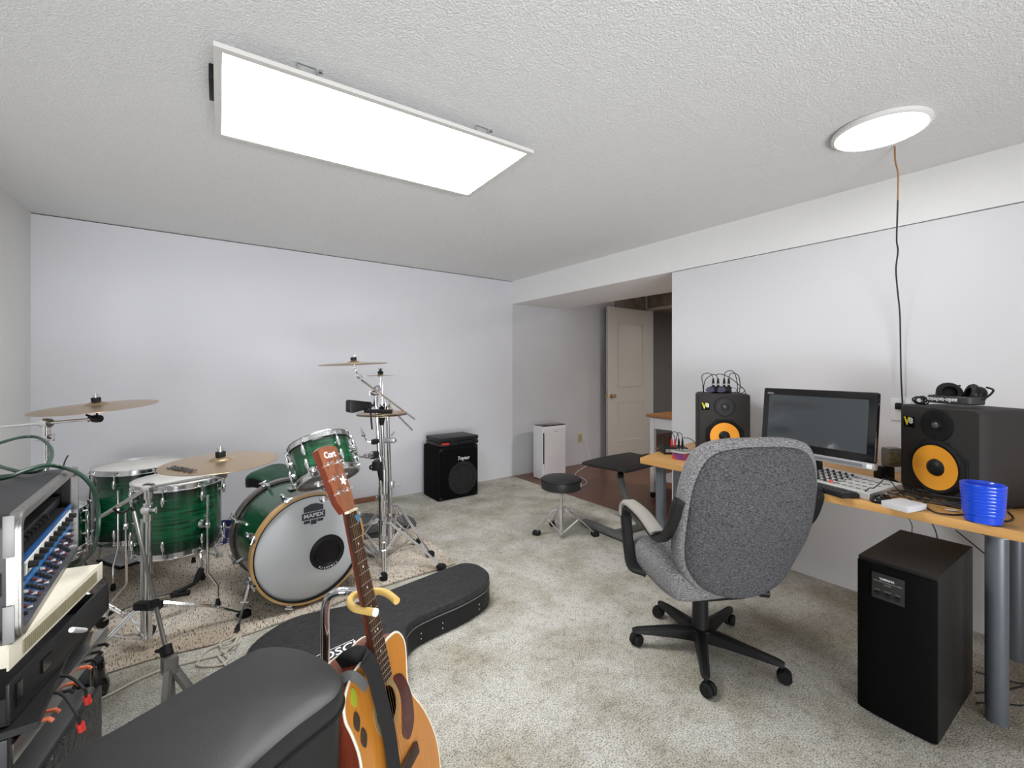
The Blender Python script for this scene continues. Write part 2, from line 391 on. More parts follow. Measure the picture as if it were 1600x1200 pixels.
# ================================================================== RUG
pts = [(-.95, 2.50), (-.62, 2.50), (-.38, 2.515), (-.14, 2.525), (.12, 2.485), (.34, 2.50), (.55, 2.508), (.80, 2.55), (1.05, 2.565), (1.30, 2.57), (1.41, 2.577), (1.425, 2.75), (1.42, 3.06), (1.44, 3.5), (1.456, 3.9), (.6, 4.05), (-.3, 4.1), (-.82, 4.1), (-.86, 3.4)]
def rugmat():
    m = mat('woven_rug', (.6, .55, .48), .95, spec=.1); nt = m.node_tree; bs = nt.nodes['Principled BSDF']; tc = node(m, 'ShaderNodeTexCoord')
    mp = node(m, 'ShaderNodeMapping'); mp.inputs['Rotation'].default_value = (0, 0, .5); mp.inputs['Scale'].default_value = (10, 1.7, 1)
    nt.links.new(tc.outputs['Object'], mp.inputs[0])
    n = node(m, 'ShaderNodeTexNoise'); n.inputs['Scale'].default_value = 24; n.inputs['Detail'].default_value = 3; nt.links.new(mp.outputs[0], n.inputs[0])
    r = node(m, 'ShaderNodeValToRGB'); r.color_ramp.elements[0].position = .34; r.color_ramp.elements[1].position = .48
    r.color_ramp.elements[0].color = (.10, .085, .07, 1); r.color_ramp.elements[1].color = (.66, .59, .50, 1)
    nt.links.new(n.outputs[0], r.inputs[0])
    n2 = node(m, 'ShaderNodeTexNoise'); n2.inputs['Scale'].default_value = 2.2; nt.links.new(tc.outputs['Object'], n2.inputs[0])
    r2 = node(m, 'ShaderNodeValToRGB'); r2.color_ramp.elements[0].color = (.72, .67, .62, 1); r2.color_ramp.elements[1].color = (1.0, 1, 1, 1); r2.color_ramp.elements[0].position = .38; r2.color_ramp.elements[1].position = .58
    nt.links.new(n2.outputs[0], r2.inputs[0])
    mx = node(m, 'ShaderNodeMix', data_type='RGBA', blend_type='MULTIPLY'); mx.inputs[0].default_value = 1
    nt.links.new(r.outputs[0], mx.inputs[6]); nt.links.new(r2.outputs[0], mx.inputs[7]); nt.links.new(mx.outputs[2], bs.inputs['Base Color'])
    bp = node(m, 'ShaderNodeBump'); bp.inputs['Strength'].default_value = .6; bp.inputs['Distance'].default_value = .004
    nt.links.new(n.outputs[0], bp.inputs['Height']); nt.links.new(bp.outputs[0], bs.inputs['Normal'])
    return m
def infl(x, y): return .006+.004*math.sin(5*x+2*y)+.004*math.sin(9*y+3*x*x)
P = [V((x, y, 0)) for x, y in pts]; P = spline(P[:11], 5)+spline(P[10:], 3)[1:]
t = bmesh.new()
fv = t.faces.new([t.verts.new(p) for p in P]); bmesh.ops.triangulate(t, faces=[fv]); bmesh.ops.subdivide_edges(t, edges=t.edges, cuts=3, use_grid_fill=True)
bmesh.ops.recalc_face_normals(t, faces=t.faces)
b = MB(); b.add(t); 
for v in b.b.verts: v.co.z = .004
ex = bmesh.ops.extrude_face_region(b.b, geom=list(b.b.faces))
for v in [g for g in ex['geom'] if isinstance(g, bmesh.types.BMVert)]: v.co.z = .004+infl(v.co.x, v.co.y)+.003
tag(b.build('rug', rugmat(), ang=60), 'cream rug with a dark broken weave spread under the drum kit', 'rug')
GZ = .012
# ================================================================== DRUM KIT
def shellmat():
    m = mat('green_lacquer', (.01, .12, .05), .25, coat=.5); nt = m.node_tree; bs = nt.nodes['Principled BSDF']; tc = node(m, 'ShaderNodeTexCoord')
    mp = node(m, 'ShaderNodeMapping'); mp.inputs['Scale'].default_value = (1.2, 1.2, 16); nt.links.new(tc.outputs['Object'], mp.inputs[0])
    n = node(m, 'ShaderNodeTexNoise'); n.inputs['Scale'].default_value = 5; n.inputs['Detail'].default_value = 4; n.inputs['Distortion'].default_value = .6; nt.links.new(mp.outputs[0], n.inputs[0])
    r = node(m, 'ShaderNodeValToRGB'); r.color_ramp.elements[0].position = .3; r.color_ramp.elements[1].position = .75
    r.color_ramp.elements[0].color = (.0008, .022, .008, 1); r.color_ramp.elements[1].color = (.004, .125, .045, 1)
    nt.links.new(n.outputs[0], r.inputs[0])
    # dark burst at both ends of the shell (paint), along generated z
    sp = node(m, 'ShaderNodeSeparateXYZ'); nt.links.new(tc.outputs['Generated'], sp.inputs[0])
    r2 = node(m, 'ShaderNodeValToRGB'); e = r2.color_ramp.elements; e[0].position = .02; e[0].color = (.08, .08, .08, 1); e[1].position = .3; e[1].color = (1, 1, 1, 1)
    x = e.new(.7); x.color = (1, 1, 1, 1); y = e.new(.98); y.color = (.08, .08, .08, 1)
    nt.links.new(sp.outputs[2], r2.inputs[0])
    mx = node(m, 'ShaderNodeMix', data_type='RGBA', blend_type='MULTIPLY'); mx.inputs[0].default_value = 1
    nt.links.new(r.outputs[0], mx.inputs[6]); nt.links.new(r2.outputs[0], mx.inputs[7]); nt.links.new(mx.outputs[2], bs.inputs['Base Color'])
    return m
green = shellmat()
def lug_mb(r, z0, z1, a, flip=1, both=True):
    """tension rod + lug on the shell at angle a, rod from z0 (hoop ear) to the lug at z1"""
    b = MB(); ca, sa = math.cos(a), math.sin(a); q = r+.018
    b.tube([(q*ca, q*sa, z0+.008*flip), (q*ca, q*sa, z1)], .0035, 6)
    b.lathe([(0, 0), (.007, 0), (.007, .008), (0, .01)], (q*ca, q*sa, z0+.006*flip), (0, 0, flip), 8)
    b.tube([(q*ca, q*sa, z1+.02*flip), (q*ca, q*sa, z1-.005*flip), (q*ca, q*sa, z1-.03*flip)], [.007, .011, .006], 10)
    b.tube([((r-.002)*ca, (r-.002)*sa, z1-.008*flip), (q*ca, q*sa, z1-.008*flip)], .009, 8)
    # hoop ear
    M = M4.Translation(((r+.012)*ca, (r+.012)*sa, z0)) @ M4.Rotation(a, 4, 'Z')
    b.box((0, 0, 0), (.016, .018, .010), bev=.002, M=M)
    return b
def hoop_mb(r, z, s):
    b = MB(); b.lathe([(r+.001, z-.022*s), (r+.010, z-.023*s), (r+.010, z-.019*s), (r+.004, z-.018*s), (r+.004, z+.004*s), (r+.010, z+.005*s), (r+.009, z+.009*s), (r+.001, z+.009*s), (r+.001, z-.022*s)], seg=56)
    return b
def tom(T, r, h, nl, a0=0, two=True):
    """drum standing in T's frame: bottom at z 0, top at z h, shell radius r"""
    o = MB().lathe([(r, .012), (r, h-.012)], seg=56); o.lathe([(r-.007, h-.012), (r-.007, .012)], seg=56); o.build('shell', green, T)
    MB().lathe([(0, h-.004), (r-.006, h-.004), (r+.002, h-.010), (r+.003, h-.02)], seg=56).build('batter_head', head, T)
    MB().lathe([(0, .004), (r-.006, .004), (r+.002, .010), (r+.003, .02)], seg=56).build('resonant_head', clearhead, T)
    hoop_mb(r, h, 1).build('hoop', chrome, T); hoop_mb(r, 0, -1).build('hoop', chrome, T)
    for k in range(nl):
        a = a0+2*PI*k/nl
        lug_mb(r, h-.018, h-.065 if h > .25 else h*.70, a, 1).build('lug', chrome, T)
        lug_mb(r, .018, .065 if h > .25 else h*.30, a, -1).build('lug', chrome, T)
def legpart(T, pts, r=.0055, clampz=None, foot=True, name='leg'):
    lg = MB().tube(pts, r, 10).build(name, chrome, T)
    if clampz is not None:
        p, inward = clampz
        bb = MB(); bb.lathe([(0, 0), (.022, 0), (.026, .012), (.020, .024), (0, .027)], V(p)-V(inward)*.030, V(inward)*-1, 20)
        bb.box(V(p), (.022, .022, .03), bev=.005); bb.tube([V(p)+V((0, 0, -.005)), V(p)+V(inward).cross(UP)*.04], .005, 8)
        bb.build('leg_clamp', chrome, T)
    if foot:
        e = V(pts[-1]); d = (V(pts[-1])-V(pts[-2])).normalized()
        MB().tube([e-d*.03, e-d*.012, e+d*.006, e+d*.012], [.008, .012, .014, .009], 12).build('rubber_foot', rubber, lg)
    return lg
# large floor tom (back)
F0 = V((-.272, 3.70, 0)); F = thing('floor_tom', 'larger green floor tom at the back, nearest the left corner of the room', 'drum', F0+V((0, 0, 0)))
FZ = .25
def lift(T, z):   # a frame for the drum body above its base
    for c in T.children:
        for v in c.data.vertices: v.co.z += z
        for g in c.children:
            for v in g.data.vertices: v.co.z += z
tom(F, .228, .681-FZ, 8, .35); lift(F, FZ)
for wpx in ((140, 775, 2.42, 137, 893), ):
    p = at(140, 785, 2.74)-F0; q = at(140, 893, 2.74)-F0; d = V((p.x, p.y, 0)).normalized()
    legpart(F, [(p.x, p.y, .66), (q.x, q.y, .16), (q.x*1.08, q.y*1.08, .10), (q.x*1.08, q.y*1.08, GZ+.012)], clampz=((p.x, p.y, .47), d))
for a in (math.radians(-22), math.radians(-110)):
    d = V((math.cos(a), math.sin(a), 0)); r1 = .248
    legpart(F, [d*r1+V((0, 0, .58)), d*r1+V((0, 0, .24)), d*(r1+.05)+V((0, 0, .15)), d*(r1+.05)+V((0, 0, GZ+.012))], clampz=(d*r1+V((0, 0, .46)), d))
# front floor tom
G0 = V((-.064, 3.105, 0)); G = thing('floor_tom', 'smaller green floor tom standing in front, under the tilted front cymbal', 'drum', G0); GB = .311
tom(G, .201, .678-GB, 8, .5); lift(G, GB)
for top_, kink, low_, foot_, cy in (((324.5, 773, 2.36), (324.5, 895, 2.36), (340, 915, 2.40), (340.5, 944), 820), ((197, 797, 2.33), (198, 912, 2.33), (173, 942, 2.33), (174, 962), 822), ((309, 800, 2.70), (311, 868, 2.70), (317, 878, 2.72), (317, 903), 815)):
    A_, B_, C_ = (at(*q)-G0 for q in (top_, kink, low_)); Dn = onz(foot_[0], foot_[1], GZ+.012)-G0; d = V((A_.x, A_.y, 0)).normalized()
    cz_ = at(top_[0], cy, top_[2]); cz_ = V((A_.x, A_.y, cz_.z))
    legpart(G, [A_, B_, C_, Dn], r=.0065, clampz=(cz_, d))
# stacked drums by the left wall
K0 = V((-.68, 3.50, GZ))
K = thing('small_drum', 'green drum lowest of the stack of two behind the equipment rack', 'drum', K0); tom(K, .165, .245, 6, .2)
K = thing('small_drum', 'green drum topmost of the stack of two behind the equipment rack', 'drum', K0+V((.01, .01, .266))); tom(K, .165, .225, 6, .9)
# rack tom, tilted away towards the drummer
tc_ = at(505, 717, 2.36); nrm = (UP*1+FW*.36-RT*.44).normalized()
q = V((0, 0, 1)).rotation_difference(nrm)
T = thing('rack_tom', 'small green tom tilted back above the bass drum', 'drum', tc_-nrm*.11, eul=q.to_euler()); T.rotation_euler = q.to_euler()
tom(T, .15, .205, 6, 1.9)
arm0 = at(548, 703, 2.40)
b = MB(); b.lathe([(0, 0), (.03, .002), (.034, .014), (.02, .026), (0, .03)], arm0-RT*.02, RT, 20); b.tube([arm0, arm0+RT*.03+UP*.01], .013, 10); b.tube([at(540, 697, 2.36), at(555, 700, 2.4), at(560, 712, 2.42)], .006, 8)
b.build('mounting_bracket', chrome, T, True)
# bass drum
BC = V((.52, 2.576, .327)); bn = V((.13, -.99, 0)).normalized()     # bn points out of the front head
BR_ = .278; BD = .457
BX = bn.cross(UP)*-1
MB_ = M4(((BX.x, UP.x*1, bn.x, BC.x), (BX.y, 0, bn.y, BC.y), (0, 1, 0, BC.z), (0, 0, 0, 1)))  # local x right, y up, z out
Kd = thing('bass_drum', 'big green bass drum on its side with a white front head and natural wood hoop', 'drum', (BC.x, BC.y, GZ))
def KL(p): return MB_ @ V(p)
bmM = MB_
b = MB(); b.lathe([(BR_, -.02), (BR_, -BD+.02), (BR_-.008, -BD+.02), (BR_-.008, -.02), (BR_, -.02)], seg=72); 
ob = b.build('shell', green, Kd); ob.data.transform(wm(Kd).inverted() @ bmM)
# the shell's paint burst runs along its own axis: store geometry along local z instead
ob.data.transform((wm(Kd).inverted() @ bmM).inverted()); ob.matrix_basis = wm(Kd).inverted() @ bmM
woodhoop = mat('maple_hoop', (.60, .36, .14), .35, coat=.6, noise=.2, nscale=12)
greyhoop = mat('dark_hoop', (.10, .085, .08), .35, coat=.6)
for nm, z0, z1, mt in (('front_hoop', -.030, .012, woodhoop), ('rear_hoop', -BD-.012, -BD+.032, greyhoop)):
    MB().lathe([(BR_+.004, z0), (BR_+.017, z0), (BR_+.019, (z0+z1)/2), (BR_+.017, z1), (BR_+.004, z1), (BR_+.004, z0)], seg=72, M=bmM).build(nm, mt, Kd, True)
fh = MB().lathe([(0, -.001), (BR_-.012, -.001), (BR_+.003, -.010), (BR_+.003, -.018)], seg=72, M=bmM).build('front_head', kickhead, Kd, True)
MB().lathe([(0, -BD), (BR_-.012, -BD), (BR_+.003, -BD+.012)], seg=72, M=bmM).build('batter_head', head, Kd, True)
MB().lathe([(BR_+.0045, .0125), (BR_-.001, .0125), (BR_-.001, -.006), (BR_+.0045, -.006)], seg=72, M=bmM).build('flesh_hoop', black, Kd, True)
# port ring
pc0 = (.088, -.050)
Mp = bmM @ M4.Translation((pc0[0], pc0[1], 0)) @ M4.Scale(1.17, 4)
pr = MB().lathe([(.050, -.045), (.052, .001), (.060, .010), (.066, .006), (.074, .005), (.080, .0035), (.081, 0)], seg=56, M=Mp).build('port_ring', satin, Kd, True)
MB().lathe([(0, -.0006), (.0515, -.0006)], seg=40, M=Mp @ M4.Translation((0, 0, .001))).build('port_hole', mat('port_dark', (.006, .004, .004), .8), Kd, True)
for i, ch in enumerate('KickPort'):
    a = math.radians(-122+i*9.5); rr = .0695
    text(ch, .0175, Mp @ M4.Translation((rr*math.cos(a), rr*math.sin(a), .0062)) @ M4.Rotation(a+PI/2, 4, 'Z'), mwhite, Kd, 'printed_letter', ext=.0004, world=True, bold=.0004)
# badge on the head
Mb = bmM @ M4.Translation((.014, .180, .0005)) @ M4.Scale(1.38, 4)
bw = mat('badge_dark', (.045, .05, .065), .5)
b = MB(); b.prism([(-.037, .005), (-.037, .030), (-.012, .040), (.012, .040), (.037, .030), (.037, .005)], 0, .0006, Mb)
b.prism([(-.045, -.020), (-.045, .008), (.045, .008), (.045, -.020)], 0, .0008, Mb)
for x0, x1, y0 in ((-.037, -.014, -.034), (-.011, .011, -.041), (.014, .037, -.034)): b.prism([(x0, -.023), (x0, y0), (x1, y0), (x1, -.023)][::-1], 0, .0006, Mb)
bd = b.build('badge', bw, Kd, True)
text('MAPEX', .021, Mb @ M4.Translation((0, -.006, .0012)), mwhite, Kd, 'badge_lettering', ext=.0004, sx=1.15, world=True, bold=.0005)
b = MB()
for L in ([(-.045, -.020), (-.045, .008), (.045, .008), (.045, -.020)], [(-.039, .010), (-.039, .031), (-.012, .042), (.012, .042), (.039, .031), (.039, .010)]):
    for k in range(len(L)):
        p, q2 = L[k], L[(k+1) % len(L)]; b.tube([Mb @ V((*p, .0008)), Mb @ V((*q2, .0008))], .0007, 4)
b.build('badge_outline', mwhite, Kd, True)
# claws / tension rods round the kick
for k in range(8):
    a = math.radians(22.5+45*k)
    ca, sa = math.cos(a), math.sin(a); R0 = BR_+.03
    for z0, s in ((-.0, 1), (-BD, -1)):
        b = MB()
        b.box((0, 0, 0), (.012, .03, .05), bev=.003, M=bmM @ M4.Translation((( BR_+.019)*ca, (BR_+.019)*sa, z0-.012*s)) @ M4.Rotation(a, 4, 'Z'))
        b.tube([bmM @ V((R0*ca, R0*sa, z0+.02*s)), bmM @ V((R0*ca, R0*sa, z0-.075*s))], .0042, 8)
        b.tube([bmM @ V(((R0)*ca-.02*sa, R0*sa+.02*ca, z0+.018*s)), bmM @ V((R0*ca+.02*sa, R0*sa-.02*ca, z0+.018*s))], .004, 6)
        b.tube([bmM @ V((R0*ca, R0*sa, z0-.06*s)), bmM @ V((R0*ca, R0*sa, z0-.095*s)), bmM @ V((R0*ca, R0*sa, z0-.115*s))], [.008, .012, .006], 10)
        b.tube([bmM @ V(((BR_-.002)*ca, (BR_-.002)*sa, z0-.095*s)), bmM @ V((R0*ca, R0*sa, z0-.095*s))], .009, 8)
        b.build('tension_claw', chrome, Kd, True)
for tip, hip in (((370, 985), (397, 868)), ((601, 906), (562, 866))):
    p0 = onz(tip[0], tip[1], GZ+.006); sgn = -1 if tip[0] < 500 else 1
    h0 = KL((sgn*.262, -.10, -.09))
    b = MB(); md = h0.lerp(p0, .5); b.tube([h0, md], .010, 10); b.tube([md, p0], .006, 8); b.lathe([(0, 0), (.016, .003), (.014, .012), (0, .016)], h0-(h0-BC).normalized()*.01, (h0-BC), 20); b.tube([md-RT*.02, md+RT*.02], .005, 8)
    sp = b.build('spur', chrome, Kd, True)
    MB().tube([p0+(h0-p0).normalized()*.03, p0], [.006, .014], 12).build('rubber_tip', rubber, sp)
    o_ = sp.children[0]; o_.data.transform(wm(Kd).inverted())
# tom mount plate on the kick
b = MB(); c = KL((.0, BR_, -.22)); b.box(c+V((0, 0, .004)), (.10, .06, .008), rz=.2, bev=.003); b.build('mount_plate', steel, Kd, True)
# ---- cymbals
def cymbal_mesh(r, bell=.15, arch=.05):
    pr = [(.006, bell*r*.42+arch*r)]
    for k in range(1, 9):
        t = k/8; pr.append((.006+t*(r*.21-.006), arch*r+bell*r*.42*math.cos(t*PI/2)**.8))
    for k in range(1, 9):
        t = k/8; pr.append((r*.21+t*(r-r*.21), arch*r*(1-t)**1.0*(1+.35*t)))
    top = pr; bot = [(x, z-.0014) for x, z in reversed(pr)]
    return MB().lathe(top+bot+[top[0]], seg=72), arch*r+bell*r*.42
def cymmat():
    m = mat('cymbal_face', (.50, .37, .235), .30, .92); nt = m.node_tree; bs = nt.nodes['Principled BSDF']; tc = node(m, 'ShaderNodeTexCoord')
    sp = node(m, 'ShaderNodeSeparateXYZ'); nt.links.new(tc.outputs['Object'], sp.inputs[0])
    cx = node(m, 'ShaderNodeCombineXYZ'); nt.links.new(sp.outputs[0], cx.inputs[0]); nt.links.new(sp.outputs[1], cx.inputs[1])
    ln = node(m, 'ShaderNodeVectorMath', operation='LENGTH'); nt.links.new(cx.outputs[0], ln.inputs[0])
    mu = node(m, 'ShaderNodeMath', operation='MULTIPLY'); mu.inputs[1].default_value = 900; nt.links.new(ln.outputs['Value'], mu.inputs[0])
    sn = node(m, 'ShaderNodeMath', operation='SINE'); nt.links.new(mu.outputs[0], sn.inputs[0])
    bp = node(m, 'ShaderNodeBump'); bp.inputs['Strength'].default_value = .12; bp.inputs['Distance'].default_value = .0006
    nt.links.new(sn.outputs[0], bp.inputs['Height']); nt.links.new(bp.outputs[0], bs.inputs['Normal'])
    return m
cymf = cymmat()
def cymbal(name, label, c, n, r, group=None, logo=None):
    q = V((0, 0, 1)).rotation_difference(V(n).normalized())
    T = thing(name, label, 'cymbal', c, eul=q.to_euler(), group=group)
    mb, top = cymbal_mesh(r); mb.build('plate', cymf, T)
    MB().lathe([(0.001, -.012), (.016, -.012), (.016, .0), (.001, .0)], (0, 0, top-.004), seg=20).build('lower_felt', mat('grey_felt', (.12, .11, .1), .9), T)
    MB().lathe([(0.001, .0), (.018, .0), (.018, .018), (.001, .018)], (0, 0, top+.001), seg=20).build('upper_felt', rubber, T)
    b = MB(); b.lathe([(0.001, .018), (.009, .018), (.009, .026), (.003, .028), (.003, .040), (0, .041)], (0, 0, top), seg=16); b.tube([(-.012, 0, top+.034), (0, 0, top+.022), (.012, 0, top+.034)], .003, 8); b.build('wing_nut', black if r < .2 else steel, T)
    if logo:
        a = logo[1]; M = M4.Rotation(a, 4, 'Z') @ M4.Translation((0, -r*.72, .05*r*.37+.0035)) @ M4.Rotation(math.radians(4.2), 4, 'X')
        text(logo[0], r*.21, M, mat('logo_ink', (.03, .03, .03), .5), T, 'logo', ext=.0012, bold=.0006)
    return T, top
# boom / tripod stands
def tripod(T, base, R, angs, z0, feet=None, zt=.30, rl=.0):
    """double-braced legs hinged at height zt"""
    base = V((base[0], base[1], 0))
    for k, a in enumerate(angs):
        f = V(feet[k]) if feet and feet[k] else base+V((math.cos(a)*R, math.sin(a)*R, 0))
        f = V((f.x, f.y, z0+.018)); d = (f-V((base.x, base.y, f.z))); d.z = 0; d.normalize(); s = d.cross(UP)*.009
        top = base+d*.022+UP*zt
        b = MB(); knee = top.lerp(f, .62)+UP*.02
        for sg in (-1, 1): b.tube([top+s*sg, top+d*.04+s*sg-UP*.008, knee+s*sg, f+s*sg*.6], .0052, 6)
        b.tube([knee-s*1.3, knee+s*1.3], .005, 6)
        br = base+UP*(z0+.05)+d*.02
        bp_ = top.lerp(f, .45)+UP*.012; b.tube([br+s*.7, bp_+s*.5], .003, 6); b.tube([br-s*.7, bp_-s*.5], .003, 6)
        lg = b.build('leg', chrome, T, True)
        rf = MB().tube([f-d*.03+UP*.012, f-d*.012, f+d*.012-UP*.002, f+d*.028-UP*.004], [.014, .0225, .024, .015], 14).build('rubber_foot', rubber, lg)
        rf.data.transform(wm(T).inverted())
    b = MB(); b.lathe([(0, -.016), (.020, -.016), (.020, .016), (0, .016)], base+UP*zt, seg=20); b.build('leg_collar', chrome, T, True)
    b = MB(); b.lathe([(0, -.012), (.017, -.012), (.017, .012), (0, .012)], base+UP*(z0+.05), seg=20); b.build('brace_collar', chrome, T, True)
def clampjoint(b, p, ax, r=.014):
    ax = V(ax).normalized()
    b.lathe([(0, -.018), (r, -.018), (r*1.15, 0), (r, .018), (0, .018)], p, ax, 18)
    b.tube([p, p+ax*.038], .005, 8); b.tube([p+ax*.038-UP*.014, p+ax*.038+UP*.014], .004, 8)
def tubeseg(T, p, q, r, name='tube', m=chrome):
    return MB().tube([p, q], r, 16).build(name, m, T, True)
# ---- left crash and its stand
cL = V((-.365, 2.82, 1.118))
cymbal('crash_cymbal', 'largest bronze cymbal at the far left, raised over the equipment rack', cL, UP*1+RT*-.03-FW*.085, .229, 'cymbals of the drum kit')
SL = V((-.54, 2.865, 0))
T = thing('cymbal_stand', 'chrome boom stand carrying the big left cymbal, its pole rising behind the rack', 'cymbal stand', (SL.x, SL.y, GZ), group=None)
j = at(71, 661, 2.0); j = V((SL.x, SL.y, j.z))
tubeseg(T, SL+UP*.06, SL+UP*.62, .0145, 'lower_tube'); tubeseg(T, SL+UP*.60, j, .0115, 'upper_tube')
tip = V((cL.x, cL.y, cL.z-.055))
far = j-(tip-j)*1.05
b = MB(); b.tube([far, tip], .0065, 12); b.build('boom_arm', chrome, T, True)
b = MB(); clampjoint(b, j, RT*-1, .02); b.tube([j-UP*.06, j], .017, 14); b.build('boom_clamp', chrome, T, True)
b = MB(); clampjoint(b, at(71, 682, 2.0)+V((0, 0, 0)), RT, .012); b.tube([j-UP*.075-RT*.05, j-UP*.075+RT*.035], .006, 8); b.build('height_clamp', chrome, T, True)
b = MB(); clampjoint(b, tip, RT*-1, .016); b.tube([tip, tip+UP*.055], .004, 8); b.tube([tip, tip-RT*.05+UP*.018], .005, 8); b.build('tilter', satin, T, True)
tripod(T, SL, .38, (-.3, 2.2, 4.4), GZ, feet=[V((-.175, 2.765, 0)), None, None], zt=.32)
# ---- front crash and its stand
cF = V((.091, 2.123, .922)); nF = V((-.018, -.025, 1))
cymbal('crash_cymbal', 'bronze cymbal in front of the floor toms with dark lettering along its left side', cF, nF, .203, 'cymbals of the drum kit', ('SABIAN', math.radians(-60)))
SF = V((-.168, 2.80, 0)); SF = at(232, 978, 2.02); SF.z = 0
T = thing('cymbal_stand', 'chrome boom stand standing on the rug in front of the floor toms', 'cymbal stand', (SF.x, SF.y, GZ))
jF = at(229, 762, (SF-CC).dot(FW)); jF = V((SF.x, SF.y, jF.z))
tubeseg(T, SF+UP*.07, SF+UP*.45, .0145, 'lower_tube'); tubeseg(T, SF+UP*.43, jF-UP*.02, .0115, 'upper_tube')
tipF = cF-UP*.05
farF = at(150, 812, (jF-CC).dot(FW)+.16)
tubeseg(T, jF, tipF, .0062, 'boom_arm'); tubeseg(T, farF, jF, .0095, 'boom_tube')
b = MB(); clampjoint(b, jF, RT, .02); b.tube([jF-UP*.05, jF+UP*.012], .018, 14); b.build('boom_clamp', chrome, T, True)
b = MB(); p = at(231, 797, (jF-CC).dot(FW)); clampjoint(b, p, RT, .02); b.tube([p+UP*.03, p-UP*.05], .018, 14); b.tube([p-RT*.03, p+RT*.04], .008, 8); b.build('height_clamp', chrome, T, True)
b = MB(); clampjoint(b, tipF, RT*-1, .016); b.tube([tipF, cF], .004, 8); b.build('tilter', chrome, T, True)
tripod(T, SF, .31, (0, 0, 0), GZ, feet=[onz(112, 1074, 0), onz(382, 968, 0), onz(160, 982, 0)], zt=.21)
sp2 = SF-RT*.045+FW*.02
b = MB(); b.tube([V((sp2.x, sp2.y, .05)), V((sp2.x, sp2.y, .60))], .008, 12); b.build('second_tube', steel, T, True)
# ---- cluster of hardware stands on the right of the kit
SA = V((.998, 2.81, 0)); SA = at(596, 883, 2.86); SA.z = 0
TA = thing('cymbal_stand', 'front chrome boom stand of the hardware cluster, holding two cymbals at the top', 'cymbal stand', (SA.x, SA.y, GZ))
jA = at(587, 614, 2.86)
tA = [SA+UP*.05, at(595, 760, 2.86), at(592, 700, 2.86), jA]
tubeseg(TA, tA[0], tA[1], .0155, 'lower_tube'); tubeseg(TA, tA[1], jA, .012, 'upper_tube')
cB = V((.80, 2.755, 1.325)); tipB = at(560, 590, 2.73)
endA = at(648, 655, 3.1)
tubeseg(TA, tipB, endA, .0065, 'boom_arm')
b = MB(); clampjoint(b, jA, RT*-1, .018); b.tube([jA-UP*.09, jA], [.018, .014], 14); b.tube([jA-RT*.035-UP*.01, jA+RT*.02-UP*.01], .004, 6); b.build('boom_clamp', chrome, TA, True)
b = MB(); b.lathe([(.012, -.008), (.024, -.008), (.024, .008), (.012, .008), (.012, -.008)], tipB, FW, 20); b.tube([tipB, tipB+UP*.05-RT*.02, cB-UP*.03, cB], .005, 8, smooth=4); b.build('tilter', chrome, TA, True)
cymbal('crash_cymbal', 'thin bronze cymbal topmost on the hardware cluster, seen edge-on', cB, UP-RT*.05+FW*.008, .203, 'cymbals of the drum kit')
cS = at(594.5, 587, 2.84)
b = MB(); b.tube([cS, cS-UP*.09], .005, 8); b.lathe([(.010, -.007), (.022, -.007), (.022, .007), (.010, .007), (.010, -.007)], at(590, 607, 2.84), FW, 18); b.tube([cS-UP*.07, at(590, 607, 2.84)], .004, 8); b.build('splash_arm', chrome, TA, True)
cymbal('splash_cymbal', 'smallest cymbal, a little splash just below the topmost cymbal', cS, UP+RT*.0, .086, 'cymbals of the drum kit')
tripod(TA, SA, .38, (0, 0, 0), GZ, feet=[onz(690, 893, 0), onz(556, 872, 0)+V((-.0, .35, 0)), onz(575, 905, 0)+V((-.12, .22, 0))], zt=.30)
for px, py in ((594, 718), (596, 778)):
    b = MB(); p = at(px, py, 2.86); b.tube([p-UP*.02, p+UP*.02], .021, 14); b.tube([p-RT*.035, p+RT*.03], .007, 8); b.tube([p-RT*.035-UP*.012, p-RT*.035+UP*.012], .004, 6)
    b.build('height_clamp', chrome, TA, True)
b = MB(); p = at(590, 710, 2.84); b.tube([arm0, at(560, 713, 2.55), at(572, 714, 2.7)], .006, 8); b.box(at(576, 711, 2.74), (.05, .04, .035), rz=.5, bev=.008); b.tube([at(572, 714, 2.7), p], .012, 10); b.build('tom_arm', chrome, TA, True)
b = MB(); b.box(at(584, 711, 2.80), (.06, .05, .045), rz=.6, bev=.012); b.build('multi_clamp', black, TA, True)
b = MB(); b.tube([at(563, 668, 2.8), at(570, 682, 2.8), at(575, 690, 2.8), at(590, 689, 2.83)], .0055, 8, smooth=3); b.tube([at(568, 680, 2.8)-RT*.012, at(568, 680, 2.8)+RT*.012], .008, 8); b.build('rod_holder', chrome, TA, True)
b = MB(); b.box(at(586, 690, 2.82), (.05, .03, .035), rz=.6, bev=.01); b.build('rod_clamp', black, TA, True)
b = MB(); p = at(588, 728, 2.82); b.box(p, (.05, .03, .06), rz=-.6, bev=.006); b.lathe([(.006, -.006), (.017, -.006), (.017, .006), (.006, .006), (.006, -.006)], at(581, 730, 2.82), FW, 18)
b.tube([at(592, 722, 2.84), at(594, 740, 2.85), at(597, 765, 2.88)], [.02, .016, .008], 10); b.build('strap', black, TA, True)
